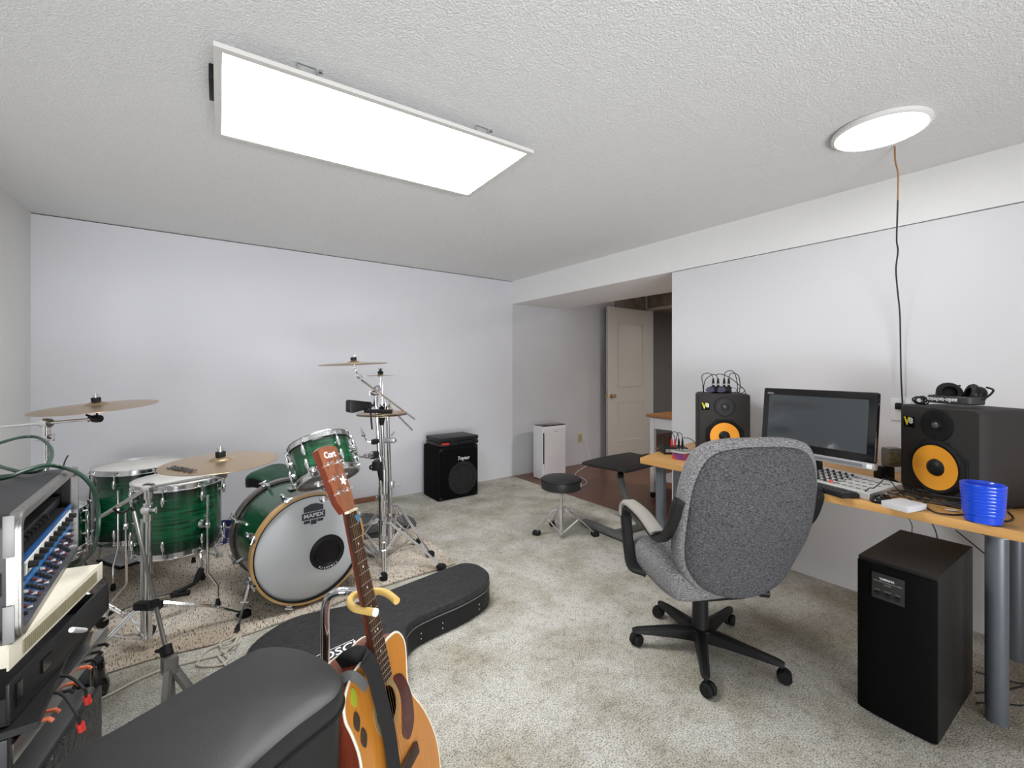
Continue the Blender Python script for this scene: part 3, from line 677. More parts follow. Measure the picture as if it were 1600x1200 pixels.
# stand B
SB = at(609, 860, 3.05); SB.z = 0
TB = thing('cymbal_stand', 'rear chrome boom stand of the hardware cluster with its boom slanting down to the right', 'cymbal stand', (SB.x, SB.y, GZ))
jB = at(605, 632, 3.0)
tubeseg(TB, SB+UP*.05, at(609, 752, 3.04), .0155, 'lower_tube'); tubeseg(TB, at(609, 752, 3.04), jB, .012, 'upper_tube')
tubeseg(TB, jB, at(644, 672, 3.15), .0068, 'boom_arm')
b = MB(); clampjoint(b, jB, FW*-1, .02); b.tube([jB-UP*.05, jB], .016, 12); b.build('boom_clamp', chrome, TB, True)
b = MB()
p = at(607, 688, 3.02); b.box(p, (.09, .035, .035), rz=-.6, bev=.006); b.tube([p+RT*.02, p+RT*.055], .006, 8); b.tube([p+RT*.02+UP*.03, p+RT*.04+UP*.06], .006, 8)
b.build('height_clamp', steel, TB, True); b = MB()
p = at(613, 757, 3.04); b.box(p, (.03, .03, .05), bev=.006); b.tube([p, p+RT*.05], .004, 8); b.tube([p+RT*.05-UP*.018, p+RT*.05+UP*.02], .004, 8)
b.build('height_clamp', steel, TB, True)
tripod(TB, SB, .36, (0, 0, 0), GZ, feet=[onz(672, 872, 0), onz(634, 838, 0)+V((.03, .12, 0)), onz(570, 850, 0)+V((0, .1, 0))], zt=.36)
# hi-hat
SH = at(600, 862, 2.97); SH.z = 0
TH = thing('hi_hat_stand', 'hi-hat stand with a straight rod, in the middle of the hardware cluster', 'cymbal stand', (SH.x, SH.y, GZ))
cH = at(596.5, 646, 2.95)
tubeseg(TH, SH+UP*.05, V((SH.x, SH.y, .62)), .0145, 'lower_tube', steel); tubeseg(TH, V((SH.x, SH.y, .6)), cH-UP*.035, .0115, 'upper_tube'); tubeseg(TH, cH-UP*.05, at(598, 598, 2.95), .003, 'pull_rod')
b = MB(); b.lathe([(0, 0), (.026, 0), (.018, -.03), (.013, -.06)], cH-UP*.02, seg=18); b.build('seat_cup', satin, TH, True)
tripod(TH, SH, .30, (math.radians(20), math.radians(130), math.radians(250)), GZ, zt=.28)
b = MB(); p = V((SH.x-.07, SH.y+.17, GZ+.03)); b.box(p, (.07, .22, .012), rz=.35, bev=.003); b.build('foot_pedal', steel, TH, True)
TT, tp = cymbal('hi_hat_cymbal', 'lower of the two hi-hat cymbals on the hardware cluster', cH-UP*.008, -UP, .165, 'cymbals of the drum kit')
cymbal('hi_hat_cymbal', 'upper of the two hi-hat cymbals on the hardware cluster', cH+UP*.006, UP, .165, 'cymbals of the drum kit')
# cowbell
T = thing('cowbell', 'black cowbell clamped sideways on the hardware cluster, wide mouth to the left', 'cowbell', at(565, 636, 2.8))
a, c = at(543.5, 635, 2.72), at(577, 633, 2.82); d = (c-a).normalized()
b = MB(); Mx = frame(a, d, UP)
t = bmesh.new(); prof = [(0, .070, .036), (.014, .084, .040), (.10, .052, .027), (.150, .042, .020)]
rg = []
for x, wd, ht in prof: rg.append([t.verts.new((x, sy*ht, sz*wd/2)) for sy, sz in ((-1, -1), (1, -1), (1, 1), (-1, 1))])
for A_, B_ in zip(rg, rg[1:]):
    for k in range(4): t.faces.new((A_[k], A_[(k+1) % 4], B_[(k+1) % 4], B_[k]))
t.faces.new(rg[0][::-1]); t.faces.new(rg[-1]); bmesh.ops.recalc_face_normals(t, faces=t.faces); bmesh.ops.bevel(t, geom=list(t.edges), offset=.005, segments=2, affect='EDGES')
b.add(t, Mx); b.build('bell', satin, T, True)
b = MB(); p = at(579, 634, 2.82); b.lathe([(0, -.012), (.012, -.012), (.012, .012), (0, .012)], p, RT, 12); b.tube([at(577, 633, 2.82), at(590, 633, 2.86)], .006, 8); b.build('clamp', satin, T, True)
b = MB(); b.tube([at(578.5, 628, 2.80), at(579.5, 650, 2.80), at(581.5, 671, 2.80)], .006, 8); b.build('rod', black, T, True)
b = MB(); b.tube([at(570, 642, 2.75), at(588, 642.5, 2.82), at(612, 642.5, 2.9)], .012, 10); b.build('bar', black, T, True)
# throne (saddle seat)
tcn = at(432, 748, 3.22)
T = thing('drum_throne', 'drum seat with green top and black sides, half hidden behind the bass drum', 'drum stool', (tcn.x, tcn.y, GZ))
out = sm2([(-.17, 0), (-.15, .13), (-.04, .19), (.08, .17), (.16, .08), (.20, 0), (.16, -.08), (.08, -.17), (-.04, -.19), (-.15, -.13)], 5)
Mt = frame(tcn, RT, FW)
def bendt(p): return V((p.x, p.y, p.z+.035*math.exp(-((p.x+.06)/.10)**2)-.012*math.exp(-((p.x-.06)/.08)**2)))
b = MB(); b.pillow(out, [(9, -.055), (.02, -.055), (.003, -.045), (0, -.02), (.0, .012)], Mt, bendt); b.build('seat_side', satin, T, True)
b = MB(); b.pillow(out, [(9, .010), (.001, .010), (.0, .016), (.008, .033), (.03, .045), (.08, .052), (9, .054)], Mt, bendt); b.build('seat_top', mat('green_velour', (.012, .075, .04), .5), T, True)
b = MB(); b.tube([V((tcn.x, tcn.y, .06)), tcn-UP*.05], .014, 12); b.lathe([(0, 0), (.05, 0), (.05, -.012), (.02, -.03), (0, -.03)], tcn-UP*.055, seg=20); b.build('post', chrome, T, True)
tripod(T, tcn, .27, (.5, 2.6, 4.7), GZ, zt=.22)
# tambourines
tb = onz(333, 850, GZ)+V((.0, .06, 0))
for k, lab in enumerate(('lower of the two blue tambourines on the rug behind the floor toms', 'upper of the two blue tambourines stacked on the rug behind the floor toms')):
    T = thing('tambourine', lab, 'tambourine', tb+UP*(.052*k)+V((.03*k, .02*k, 0)), rz=k*.4, group='blue tambourines')
    blue = mat('navy_blue', (.02, .028, .13), .35)
    if k == 0: R_ = .14
    MB().lathe([(R_-.010, 0), (R_, 0), (R_, .05), (R_-.010, .05), (R_-.010, 0)], seg=48).build('frame', blue, T)
    b = MB()
    for m_ in range(12):
        a = 2*PI*(m_+.5)/12
        for zz in (.015, .034): b.box((R_*math.cos(a), R_*math.sin(a), zz), (.006, .040, .010), rz=a, bev=.0035)
    b.build('jingles', mat('jingle', (.8, .8, .82), .3, .6), T)
# loose chrome rods / pedals by the floor toms
T = thing('holder_rod', 'thick chrome rod lying slanted on the rug beside the tambourines', 'drum hardware', onz(338, 868, GZ))
b = MB(); p, q = at(326, 838, 2.78), at(342, 867, 2.72); p = V((p.x, p.y, .20)); p = at(326, 838, 3.0); q = onz(343, 868, .025); b.tube([p, q], .012, 12); b.build('rod', chrome, T, True)
MB().lathe([(0, -.012), (.02, -.012), (.022, .006), (.012, .016), (0, .016)], q, RT, 14).build('end_clamp', steel, T, True)
T = thing('floor_pedal', 'chrome bass drum pedal standing on the rug behind the front floor tom', 'drum pedal', onz(185, 878, GZ)+V((0, 0, 0)), rz=.5)
b = MB(); b.box((0, 0, .014), (.10, .28, .010), bev=.003); b.build('foot_board', steel, T)
b = MB(); b.box((0, 0, .005), (.12, .30, .008), bev=.002); b.build('base_plate', black, T)
b = MB()
for s in (-1, 1): b.tube([(s*.05, .12, .01), (s*.045, .12, .15)], .008, 8)
b.tube([(-.06, .12, .15), (.06, .12, .15)], .007, 8); b.tube([(0, .12, .15), (0, .06, .27)], .004, 8); b.build('frame', chrome, T)
MB().lathe([(0, -.02), (.022, -.02), (.025, 0), (.022, .02), (0, .02)], (0, .06, .28), (0, 1, .3), 14).build('beater', mat('felt', (.5, .48, .45), .9), T)
T = thing('stand_arm', 'black-sleeved chrome arm bending upward beside the front cymbal stand', 'drum hardware', onz(268, 960, GZ))
b = MB(); b.tube([at(238, 935, 2.14), at(270, 927, 2.25)], .006, 10); b.build('rod', chrome, T, True)
b = MB(); b.tube([at(270, 927, 2.25), at(284, 922, 2.27), at(305, 911, 2.32)], .010, 10); b.tube([at(305, 911, 2.32), at(310, 900, 2.34), at(315, 888, 2.36)], [.012, .017, .015], 12); b.tube([at(268, 930, 2.24), at(296, 926, 2.3)], .014, 10); b.build('sleeve', rubber, T, True)
b = MB(); b.tube([at(310, 852, 2.4), at(313, 868, 2.38), at(314, 880, 2.36), at(314, 890, 2.36)], .0055, 8); b.build('upper_rod', chrome, T, True)
# bag behind the stands
bg_ = onz(578, 832, GZ)
T = thing('soft_bag', 'folded dark grey fabric bag lying behind the hardware stands', 'bag', bg_)
t = bmesh.new(); bmesh.ops.create_icosphere(t, subdivisions=4, radius=1)
for v in t.verts:
    n_ = .06*math.sin(7*v.co.x+3*v.co.z)+.05*math.sin(9*v.co.y-4*v.co.x)
    v.co = V((v.co.x*(.34+n_*.3), v.co.y*.14*(1+n_), max(-.0, v.co.z)*.13*(1+2*n_)))
MB().add(t, M4.Rotation(-.15, 4, 'Z')).build('body', mat('grey_fabric', (.10, .10, .11), .85, bump=.5, bscale=40), T)
MB().tube([(-.3, -.12, .03), (0, -.155, .045), (.3, -.13, .03)], .005, 6, smooth=4).build('zip', black, T)
T = MB().box((0, 0, .0), (.62, .012, .05), bev=.003); q = onz(580, 789, .0)
tag(T.build('wooden_strip', mat('reddish_wood', (.28, .12, .07), .5, noise=.3, nscale=8, nstretch=(1, 6, 6)), None), 'reddish wooden strip lying against the back wall behind the hardware stands', 'wood strip'); o = bpy.data.objects['wooden_strip']; o.location = (1.30, 4.28, .026)
# rug-side cords
def cord(name, label, pts, r, m, cat='cable', n=6, origin=None):
    b = MB(); b.tube([V(p) for p in pts], r, 8, smooth=n)
    o = b.build(name, m, None, origin=origin or V(pts[0])); return tag(o, label, cat)
cc = mat('cream_cable', (.62, .58, .48), .5)
g = lambda x, y, z=.008: onz(x, y, z)
cord('cream_cable', 'cream cable looped on the carpet in front of the bass drum, trailing left',
     [g(140, 1100), g(175, 1083), g(215, 1062), g(262, 1043), g(305, 1032), g(345, 1022), g(356, 1016), g(366, 1005, .02), g(372, 993, .03), g(362, 995, .02), g(345, 1003), g(348, 1012, .02), g(372, 1004, .03), g(374, 992, .03), g(360, 1000, .02), g(325, 1015), g(309, 1034), g(312, 1040), g(335, 1040), g(352, 1036), g(357, 1025, .014), g(345, 1017, .016), g(341, 1024), g(350, 1036), g(356, 1046), g(360, 1058)], .0042, cc)
# ---- grey tubular stand with J hook
hub = at(263, 1030, 1.62); topp = at(209, 800, 1.86)
T = thing('tubular_stand', 'satin grey tubular stand with a black J-shaped hook, leaning in front of the cymbal stand', 'instrument stand', (hub.x, hub.y, 0))
greyt = mat('grey_tube', (.23, .225, .21), .38, .7)
MB().tube([hub, topp], .0075, 14).build('pole', greyt, T, True)
MB().tube([topp, at(206, 794, 1.86), at(199, 796, 1.85), at(192, 801, 1.83), at(183, 800, 1.81), at(178, 794, 1.80)], [.006, .006], 10, smooth=5).build('hook', satin, T, True)
pb = hub.lerp(topp, .42)
b = MB(); ax = (topp-hub).normalized(); b.lathe([(.0, -.014), (.019, -.014), (.019, .014), (0, .014)], at(241, 945, 1.70), ax, 16); b.box(at(232, 946, 1.74), (.10, .035, .03), rz=-YAW, bev=.008); b.build('middle_collar', black, T, True)
b = MB(); b.lathe([(.0, -.018), (.020, -.018), (.020, .018), (0, .018)], hub+ax*.03, ax, 16); b.tube([hub+ax*.03, hub+ax*.03-RT*.04], [.010, .006], 10); b.build('lower_collar', black, T, True)
for k, (fx, fy, kk) in enumerate(((268, 1118, .9), (322, 1112, 0), (250, 1200, 0))):
    f_ = onz(fx, fy, .012); h2 = hub-ax*.01+(f_-hub).normalized()*.01; d = (f_-h2); L = d.length; d.normalize()
    Ml = frame(h2, d, RT)
    lg = MB().box((L/2, 0, 0), (L, .020, .026), M=Ml, bev=.003).build('leg', greyt, T, True)
    MB().lathe([(0, -.008), (.02, -.008), (.02, .012), (0, .012)], f_, seg=12).build('rubber_foot', rubber, lg, True)
MB().box(hub-ax*.02, (.045, .045, .06), rz=.3, bev=.004).build('leg_bracket', greyt, T, True)
# ================================================================== BASS AMP + CASE
ampm = mat('amp_carpet', (.006, .006, .007), .9, bump=.6, bscale=500, spec=.08)
T = thing('bass_amplifier', 'black carpet-covered speaker cabinet on the floor against the back wall', 'speaker cabinet', (1.925, 4.04, 0))
AW, AD, AH = .455, .34, .525
MB().box((AW/2, 0, AH/2+.0), (AW, AD, AH), bev=.018).build('cabinet', ampm, T)
gy = -AD/2-.004
b = MB(); b.box((AW/2, gy, AH/2-.0), (AW-.05, .012, AH-.06), bev=.004); b.build('grille_frame', mat('amp_front', (.004, .004, .004), .8, spec=.05), T)
b = MB()
cx, cz, rr = AW/2+.04, .205, .165
for k in range(-13, 14):
    h_ = math.sqrt(max(0, rr*rr-(k*.012)**2))
    if h_ > .01: b.box((cx+k*.012, gy-.011, cz), (.0016, .002, 2*h_)); b.box((cx, gy-.011, cz+k*.012), (2*h_, .002, .0016))
b.build('speaker_grille', mat('grille_wire', (.05, .05, .05), .5), T)
b = MB(); b.lathe([(0, .004), (.05, .006), (.13, .002), (.14, .006), (.16, .004), (.165, 0)], (cx, gy-.003, cz), (0, -1, 0), 40); b.build('speaker_cone', mat('cone_grey', (.010, .010, .010), .7, spec=.1), T)
text('Traynor', .052, M4.Translation((AW/2+.045, gy-.009, AH-.125)) @ M4.Rotation(PI/2, 4, 'X'), mwhite, T, 'logo', shear=.3, sx=.8, bold=.0004)
b = MB()
for x, z in ((.03, .03), (.03, AH-.03), (AW-.03, .03), (AW-.03, AH-.03)): b.box((x, -AD/2+.0, z), (.035, .02, .035), bev=.006)
b.build('corner_protectors', black, T)
T = thing('tool_case', 'black plastic carrying case with a red label lying on the black speaker cabinet', 'case', (1.945+.22, 4.03, AH+.001), rz=.03)
b = MB(); b.box((0, 0, .022), (.45, .30, .042), bev=.012); b.build('lower_shell', satin, T)
b = MB(); b.box((0, 0, .066), (.45, .30, .042), bev=.012); b.build('lid', satin, T)
b = MB(); b.tube([(-.02, -.145, .03), (-.02, -.175, .03), (.11, -.175, .03), (.11, -.145, .03)], .007, 8); b.build('handle', black, T)
for x in (-.09, .17): MB().box((x, -.152, .045), (.035, .010, .045), bev=.003).build('latch', black, T)
b = MB(); b.box((-.165, -.151, .030), (.085, .003, .022)); b.build('label', mat('red_label', (.45, .03, .02), .5), T)
text('Huskee', .016, M4.Translation((-.165, -.1535, .030)) @ M4.Rotation(PI/2, 4, 'X'), mwhite, T, 'label_print') if False else None
# ================================================================== AIR PURIFIER
T = thing('air_purifier', 'white air purifier with a black top panel against the back wall', 'air purifier', (3.30+.185, 4.03, 0))
pw = mat('purifier_white', (.74, .74, .75), .4)
MB().box((0, 0, .31), (.37, .17, .62), bev=.012).build('body', pw, T)
MB().box((.012, -.088, .31), (.33, .012, .56), bev=.006).build('front_panel', mat('purifier_front', (.70, .68, .70), .45), T)
MB().box((0, -.01, .622), (.35, .16, .012), bev=.004).build('control_panel', gloss, T)
b = MB(); b.box((.06, -.03, .629), (.05, .03, .002)); b.box((-.02, -.03, .629), (.02, .02, .002)); b.build('buttons', mat('lights_grey', (.6, .6, .62), .5), T)
b = MB()
for k in range(9):
    for i in range(2):
        z = .06+k*.022; b.box((.012+(-.055 if i else .075), -.0945, z+.02), (.13, .003, .006), bev=.001, M=M4.Translation((0, 0, 0)) @ M4.Rotation(0, 4, 'X'))
b.build('vent_ribs', mat('rib_grey', (.60, .58, .60), .5), T)
MB().box((-.166, -.089, .36), (.006, .014, .36), bev=.002).build('side_slot', dark, T)
text('Winix', .016, M4.Translation((.02, -.0945, .545)) @ M4.Rotation(PI/2, 4, 'X'), mat('print_grey', (.2, .2, .2), .5), T, 'logo')
oc = V((o2.location.x, YB, o2.location.z))
cord('white_cable', 'white power cord hanging from the outlet to the air purifier', [oc+V((.0, -.015, .02)), oc+V((.03, -.05, .02)), oc+V((.07, -.04, -.05)), oc+V((.11, -.05, -.20)), oc+V((.06, -.12, -.32)), onz(902, 737, .004), onz(900, 743, .004), onz(912, 748, .004), onz(917, 754, .004), onz(908, 759, .004), onz(893, 757, .004), V((3.66, 3.93, .01))], .0035, white)
# ================================================================== ROUND STOOL
sc_ = V((2.27, 2.49, 0)); sz = .47
T = thing('round_stool', 'round black padded drum stool on chrome tripod legs, standing on the carpet', 'drum stool', sc_)
b = MB(); b.lathe([(0, -.085), (.14, -.085), (.150, -.078), (.153, -.06), (.153, -.022), (.148, -.006), (.13, .002), (0, .006)], (0, 0, sz), seg=56); b.build('seat', mat('black_vinyl', (.018, .018, .019), .42, bump=.15, bscale=250), T)
MB().tube([(.1535*math.cos(a), .1535*math.sin(a), sz-.014) for a in [2*PI*k/48 for k in range(48)]], .003, 6, closed=True).build('piping', black, T)
sb = V((.55, -.83, 0)).normalized(); MB().lathe([(0, 0), (.017, 0), (.017, .003), (0, .003)], V((sb.x*.152, sb.y*.152, sz-.045)), sb, 20).build('badge', mwhite, T)
b = MB(); b.tube([(0, 0, .06), (0, 0, .24)], .0145, 14); b.tube([(0, 0, .23), (0, 0, sz-.085)], .011, 14); b.lathe([(0, -.1), (.022, -.1), (.022, -.12), (0, -.14)], (0, 0, sz), seg=16); b.tube([(.02, 0, .235), (.045, 0, .235)], .005, 8); b.build('post', chrome, T)
tripod(T, sc_, .26, (0, 0, 0), 0, feet=[onz(838, 836, 0), onz(930, 838, 0), sc_+V((.13, .25, 0))], zt=.215)
# ================================================================== LAPTOP TABLE
T = thing('laptop_table', 'low black-topped wheeled side table on a grey curved post, beside the round stool', 'side table', (2.62, 2.2, 0))
LT = [onz(918, 723, .52), onz(975, 735.5, .52), V((3.22, 2.24, .52)), V((3.24, 2.66, .52))]
lc = sum(LT, V((0, 0, 0)))/4
out = [(2.60, 2.56), (2.62, 2.38), (2.655, 2.21), (2.69, 2.185), (2.95, 2.20), (3.22, 2.23), (3.26, 2.27), (3.28, 2.62), (3.24, 2.66), (2.9, 2.66), (2.64, 2.62)]
b = MB(); b.prism(sm2(out, 4), .505, .523, bev=.004); b.build('top', mat('black_top', (.020, .018, .019), .5, spec=.3), T, True)
gp = mat('grey_painted_post', (.16, .165, .16), .4, .4)
b = MB(); b.tube([V((2.76, 2.33, .505)), V((2.78, 2.34, .40)), V((2.84, 2.32, .22)), V((2.90, 2.24, .05))], .028, 12, smooth=6); b.build('post', gp, T, True)
b = MB(); b.box((0, 0, 0), (.07, .46, .035), M=M4.Translation((2.615, 2.37, .035)), bev=.008); b.box((2.86, 2.26, .03), (.50, .05, .03), bev=.006, rz=-.1); b.box((3.08, 2.35, .03), (.05, .5, .03), bev=.006); b.build('base', gp, T, True)
b = MB(); b.lathe([(0, -.02), (.022, -.02), (.024, .0), (.022, .02), (0, .02)], (2.735, 2.31, .455), RT, 16); b.build('height_knob', black, T, True)
b = MB(); b.box((2.80, 2.37, .495), (.14, .10, .02)); b.build('bracket', steel, T, True)
# ================================================================== KITCHEN CART
cm = mat('cart_white', (.70, .70, .71), .4); cw = mat('cart_wood', (.44, .20, .065), .4, noise=.25, nscale=6, nstretch=(8, 1, 8))
T = thing('kitchen_cart', 'white wheeled kitchen cart with a brown wood top, partly hidden behind the right wall', 'cart', (3.72, 2.76, 0))
KX, KY = .50, -.78
b = MB(); b.box((KX/2, KY/2, .828), (KX+.06, -KY+.06, .028), bev=.004); b.build('top', cw, T)
b = MB(); b.box((KX/2, -.02, .755), (KX, .02, .11)); b.box((.012, KY/2, .755), (.02, -KY, .11)); b.box((KX-.012, KY/2, .755), (.02, -KY, .11)); b.build('apron', cm, T)
for x, y in ((.02, -.02), (KX-.02, -.02), (.02, KY+.02), (KX-.02, KY+.02)):
    lg = MB().box((x, y, .44), (.045, .045, .76), bev=.004).build('leg', cm, T)
    MB().lathe([(0, -.012), (.026, -.012), (.028, 0), (.026, .012), (0, .012)], (x, y, .029), (1, 0, 0), 16).build('caster', rubber, lg)
b = MB()
for k in range(7): b.box((.05+k*(KX-.1)/6, KY/2, .50), (.05, -KY-.04, .012))
b.build('upper_slat_shelf', cw, T)
b = MB(); b.box((KX/2, KY/2, .20), (KX-.05, -KY-.03, .02)); b.build('lower_shelf', cm, T)
# ================================================================== ACOUSTIC GUITAR
GN = V((.342, 1.233, .907)); gw = V((.75, .659, -.051)).normalized(); gu = V((.138, -.231, -.963)); gu = (gu-gw*gu.dot(gw)).normalized()
MG = frame(GN, gw, gu)            # x treble side, y down the neck, z into the body
T = thing('acoustic_guitar', 'acoustic guitar with an orange top, neck up in front of the bass drum', 'guitar', GN+gu*.86+V((0, 0, -.0)))
mahog = mat('mahogany', (.20, .040, .018), .3, coat=.4, noise=.35, nscale=6, nstretch=(14, 1, 1))
spruce = mat('orange_spruce', (.62, .24, .035), .3, coat=.5, noise=.12, nscale=5, nstretch=(30, 1, 1))
binding = mat('ivory_binding', (.80, .74, .60), .4)
rosew = mat('rosewood', (.055, .022, .013), .45, noise=.5, nscale=8, nstretch=(20, 1, 1))
bo = sm2([(.03, .368), (.062, .366), (.105, .372), (.13, .395), (.137, .425), (.124, .468), (.110, .512), (.121, .554), (.156, .612), (.182, .675), (.193, .74), (.175, .81), (.12, .852), (0, .868), (-.12, .852), (-.178, .81), (-.2, .74), (-.19, .675), (-.163, .612), (-.142, .56), (-.138, .52), (-.148, .47), (-.160, .43), (-.152, .395), (-.118, .366), (-.07, .356), (-.03, .355)], 4)
t = bmesh.new(); n = len(bo)
loops = []
for z, k in ((.002, 1), (.105, 1)):
    loops.append([t.verts.new((x, y, z)) for x, y in bo])
for k in range(n): t.faces.new((loops[0][k], loops[0][(k+1) % n], loops[1][(k+1) % n], loops[1][k]))
t.faces.new(loops[1])
bx = MB().add(t, MG).build('body', mahog, T, True)
HC = (-.006, .503); HR = .046
t = bmesh.new(); A = [t.verts.new((x, y, 0)) for x, y in bo]; H = [t.verts.new((HC[0]+HR*math.cos(a), HC[1]+HR*math.sin(a), 0)) for a in [2*PI*k/40 for k in range(40)]]
es = [t.edges.new((A[k], A[(k+1) % n])) for k in range(n)]+[t.edges.new((H[k], H[(k+1) % 40])) for k in range(40)]
bmesh.ops.triangle_fill(t, use_beauty=True, use_dissolve=False, edges=es)
MB().add(t, MG).build('top', spruce, T, True)
MB().tube([MG @ V((x, y, .002)) for x, y in bo], .0035, 6, closed=True).build('binding', binding, T, True)
MB().tube([MG @ V((x, y, .104)) for x, y in bo], .003, 6, closed=True).build('back_binding', binding, T, True)
Mr = MG @ M4.Translation((HC[0], HC[1], 0))
MB().lathe([(.0475, -.0012), (.060, -.0012), (.060, .0), (.0475, .0), (.0475, -.0012)], seg=48, M=Mr).build('rosette', mat('rosette_tan', (.34, .24, .11), .5), T, True)
MB().lathe([(0, .08), (.09, .08)], seg=32, M=Mr).build('interior_shade', mat('guitar_inside', (.03, .015, .01), .9), T, True)  # dark disc painted for the shade inside the guitar body
MB().prism(sm2([(.045, .462), (.085, .475), (.108, .52), (.112, .565), (.098, .61), (.06, .63), (.035, .60), (.052, .555), (.06, .51)], 4), -.0016, 0, MG).build('pickguard', mat('tortoise_red', (.10, .016, .014), .25, noise=.5, nscale=60, coat=.5), T, True)
# neck
def fret(nf): return .648*(1-2**(-nf/12))
def hw(y): return .0215+(.0265-.0215)*y/.36
b = MB(); Y_ = fret(20)+.003
b.prism([(-hw(0), .0), (hw(0), 0), (hw(Y_), Y_), (-hw(Y_), Y_)], -.012, -.005, MG); b.build('fingerboard', rosew, T, True)
b = MB(); t = bmesh.new(); rg = []
for y, dz_ in ((-.012, .016), (.05, .017), (.2, .019), (.33, .021), (.352, .045), (.358, .085)):
    h_ = hw(max(0, y)); m_ = 10
    rg.append([t.verts.new((h_*math.cos(PI*k/m_), y, -.005+dz_*math.sin(PI*k/m_)+.0)) for k in range(m_+1)])
for A_, B_ in zip(rg, rg[1:]):
    for k in range(m_): t.faces.new((A_[k], A_[k+1], B_[k+1], B_[k]))
    t.faces.new((A_[0], A_[-1], B_[-1], B_[0]))
t.faces.new(rg[0]); t.faces.new(rg[-1]); bmesh.ops.recalc_face_normals(t, faces=t.faces)
b.add(t, MG); b.build('neck', mahog, T, True)
for k in range(1, 21):
    y = fret(k); h_ = hw(y)-.001; MB().tube([MG @ V((-h_, y, -.0125)), MG @ V((h_, y, -.0125))], .0009, 6).build('fret', chrome, T, True)
b = MB()
for k in (3, 5, 7, 9, 12, 15):
    y = (fret(k)+fret(k-1))/2
    for x in ((-.007, .007) if k == 12 else (0,)): b.lathe([(0, 0), (.003, 0)], (x, y, -.01215), (0, 0, -1), 14, M=MG)
b.build('inlay_dots', mwhite, T, True)
b = MB(); b.box((0, -.002, -.0115), (.045, .006, .012), M=MG, bev=.001); b.build('nut', binding, T, True)
# headstock, tilted back
MH = MG @ M4.Rotation(math.radians(-9), 4, 'X')
ho = [(-.0215, -.003), (-.026, -.012), (-.036, -.035), (-.037, -.06), (-.041, -.184), (-.020, -.192), (-.008, -.189), (0, -.193), (.008, -.189), (.020, -.192), (.041, -.184), (.037, -.06), (.036, -.035), (.026, -.012), (.0215, -.003)]
b = MB(); b.prism(ho, -.006, .012, MH); b.build('headstock', mahog, T, True)
b = MB(); b.prism([(x*.985, y*.995) for x, y in ho], -.0075, -.006, MH); b.build('headstock_face', mat('head_veneer', (.36, .105, .035), .3, coat=.5, noise=.3, nscale=6, nstretch=(16, 1, 1)), T, True)
text('Cort', .025, MH @ M4.Translation((0, -.165, -.0078)) @ M4.Rotation(PI, 4, 'X'), mwhite, T, 'headstock_logo', world=True, bold=.0009, ext=.0006)
posts = []
for s in (-1, 1):
    for y in (-.058, -.099, -.140):
        posts.append((s, y))
        b = MB(); b.lathe([(0, -.024), (.003, -.024), (.0036, -.018), (.0036, -.010), (.007, -.010), (.007, -.007), (0, -.007)], (s*.021, y, 0), seg=12, M=MH)
        b.tube([MH @ V((s*.03, y, .015)), MH @ V((s*.050, y, .015))], .0025, 6); b.box((s*.026, y, .016), (.018, .014, .010), M=MH, bev=.002)
        b.lathe([(0, -.008), (.007, -.007), (.0095, 0), (.007, .007), (0, .008)], (s*.056, y, .015), (0, 1, 0), 14, M=MH)
        b.build('tuning_peg', chrome, T, True)
b = MB(); srt = [(-1, -.058), (-1, -.099), (-1, -.140), (1, -.140), (1, -.099), (1, -.058)]
for k in range(6):
    x0 = -.0175+.007*k; x1 = -.027+.0108*k
    b.tube([MG @ V((x1, .655, -.012)), MG @ V((x0, 0, -.019)), MH @ V((srt[k][0]*.019, srt[k][1], -.016))], .00035 if k > 2 else .0006, 5)
b.build('strings', mat('string_bronze', (.42, .28, .15), .4, 1), T, True)
b = MB(); b.box((0, .665, -.006), (.16, .03, .012), M=MG, bev=.004); b.build('bridge', rosew, T, True)
b = MB(); c0 = (0, -.085, -.020)
for k in range(5): a = 2*PI*k/5; b.tube([MH @ V(c0), MH @ V((c0[0]+.013*math.cos(a), c0[1]+.013*math.sin(a), c0[2]))], [.005, .0015], 6)
b.build('star_clip', mwhite, T, True)
MB().prism(sm2([(-.001, .012), (.016, .012), (.0165, .022), (.008, .034), (.0, .024)], 4), -.0215, -.0205, MG).build('plectrum', mat('blue_pick', (.06, .17, .30), .4), T, True, label='blue plectrum tucked under the strings')
blackcl = mat('black_webbing', (.012, .012, .013), .75, bump=.4, bscale=400)
def ribbon(pts, wd, th, M):
    t = bmesh.new(); P = spline([V(p) for p in pts], 6); rg = []
    for i, p in enumerate(P):
        tn = (P[min(i+1, len(P)-1)]-P[max(i-1, 0)]).normalized(); s = tn.cross(V((0, 0, 1)) if abs(tn.z) < .8 else V((1, 0, 0))).normalized(); nn = s.cross(tn)
        rg.append([t.verts.new(p+s*wd/2*a+nn*th/2*c) for a, c in ((-1, -1), (1, -1), (1, 1), (-1, 1))])
    for A_, B_ in zip(rg, rg[1:]):
        for k in range(4): t.faces.new((A_[k], A_[(k+1) % 4], B_[(k+1) % 4], B_[k]))
    t.faces.new(rg[0][::-1]); t.faces.new(rg[-1]); bmesh.ops.recalc_face_normals(t, faces=t.faces)
    return MB().add(t, M)
ribbon([(-.078, .356, .05), (-.074, .345, .03), (-.068, .341, .0), (-.066, .365, -.022), (-.062, .43, -.026), (-.048, .50, -.02), (-.042, .58, -.015), (-.06, .68, -.012), (-.10, .78, -.010), (-.14, .82, -.008)], .052, .0035, MG).build('strap', blackcl, T, True)
ribbon([(-.125, .362, .03), (-.120, .356, .0), (-.112, .37, -.014), (-.098, .40, -.022)], .022, .004, MG).build('strap_end', mat('grey_webbing', (.10, .10, .10), .8), T, True)
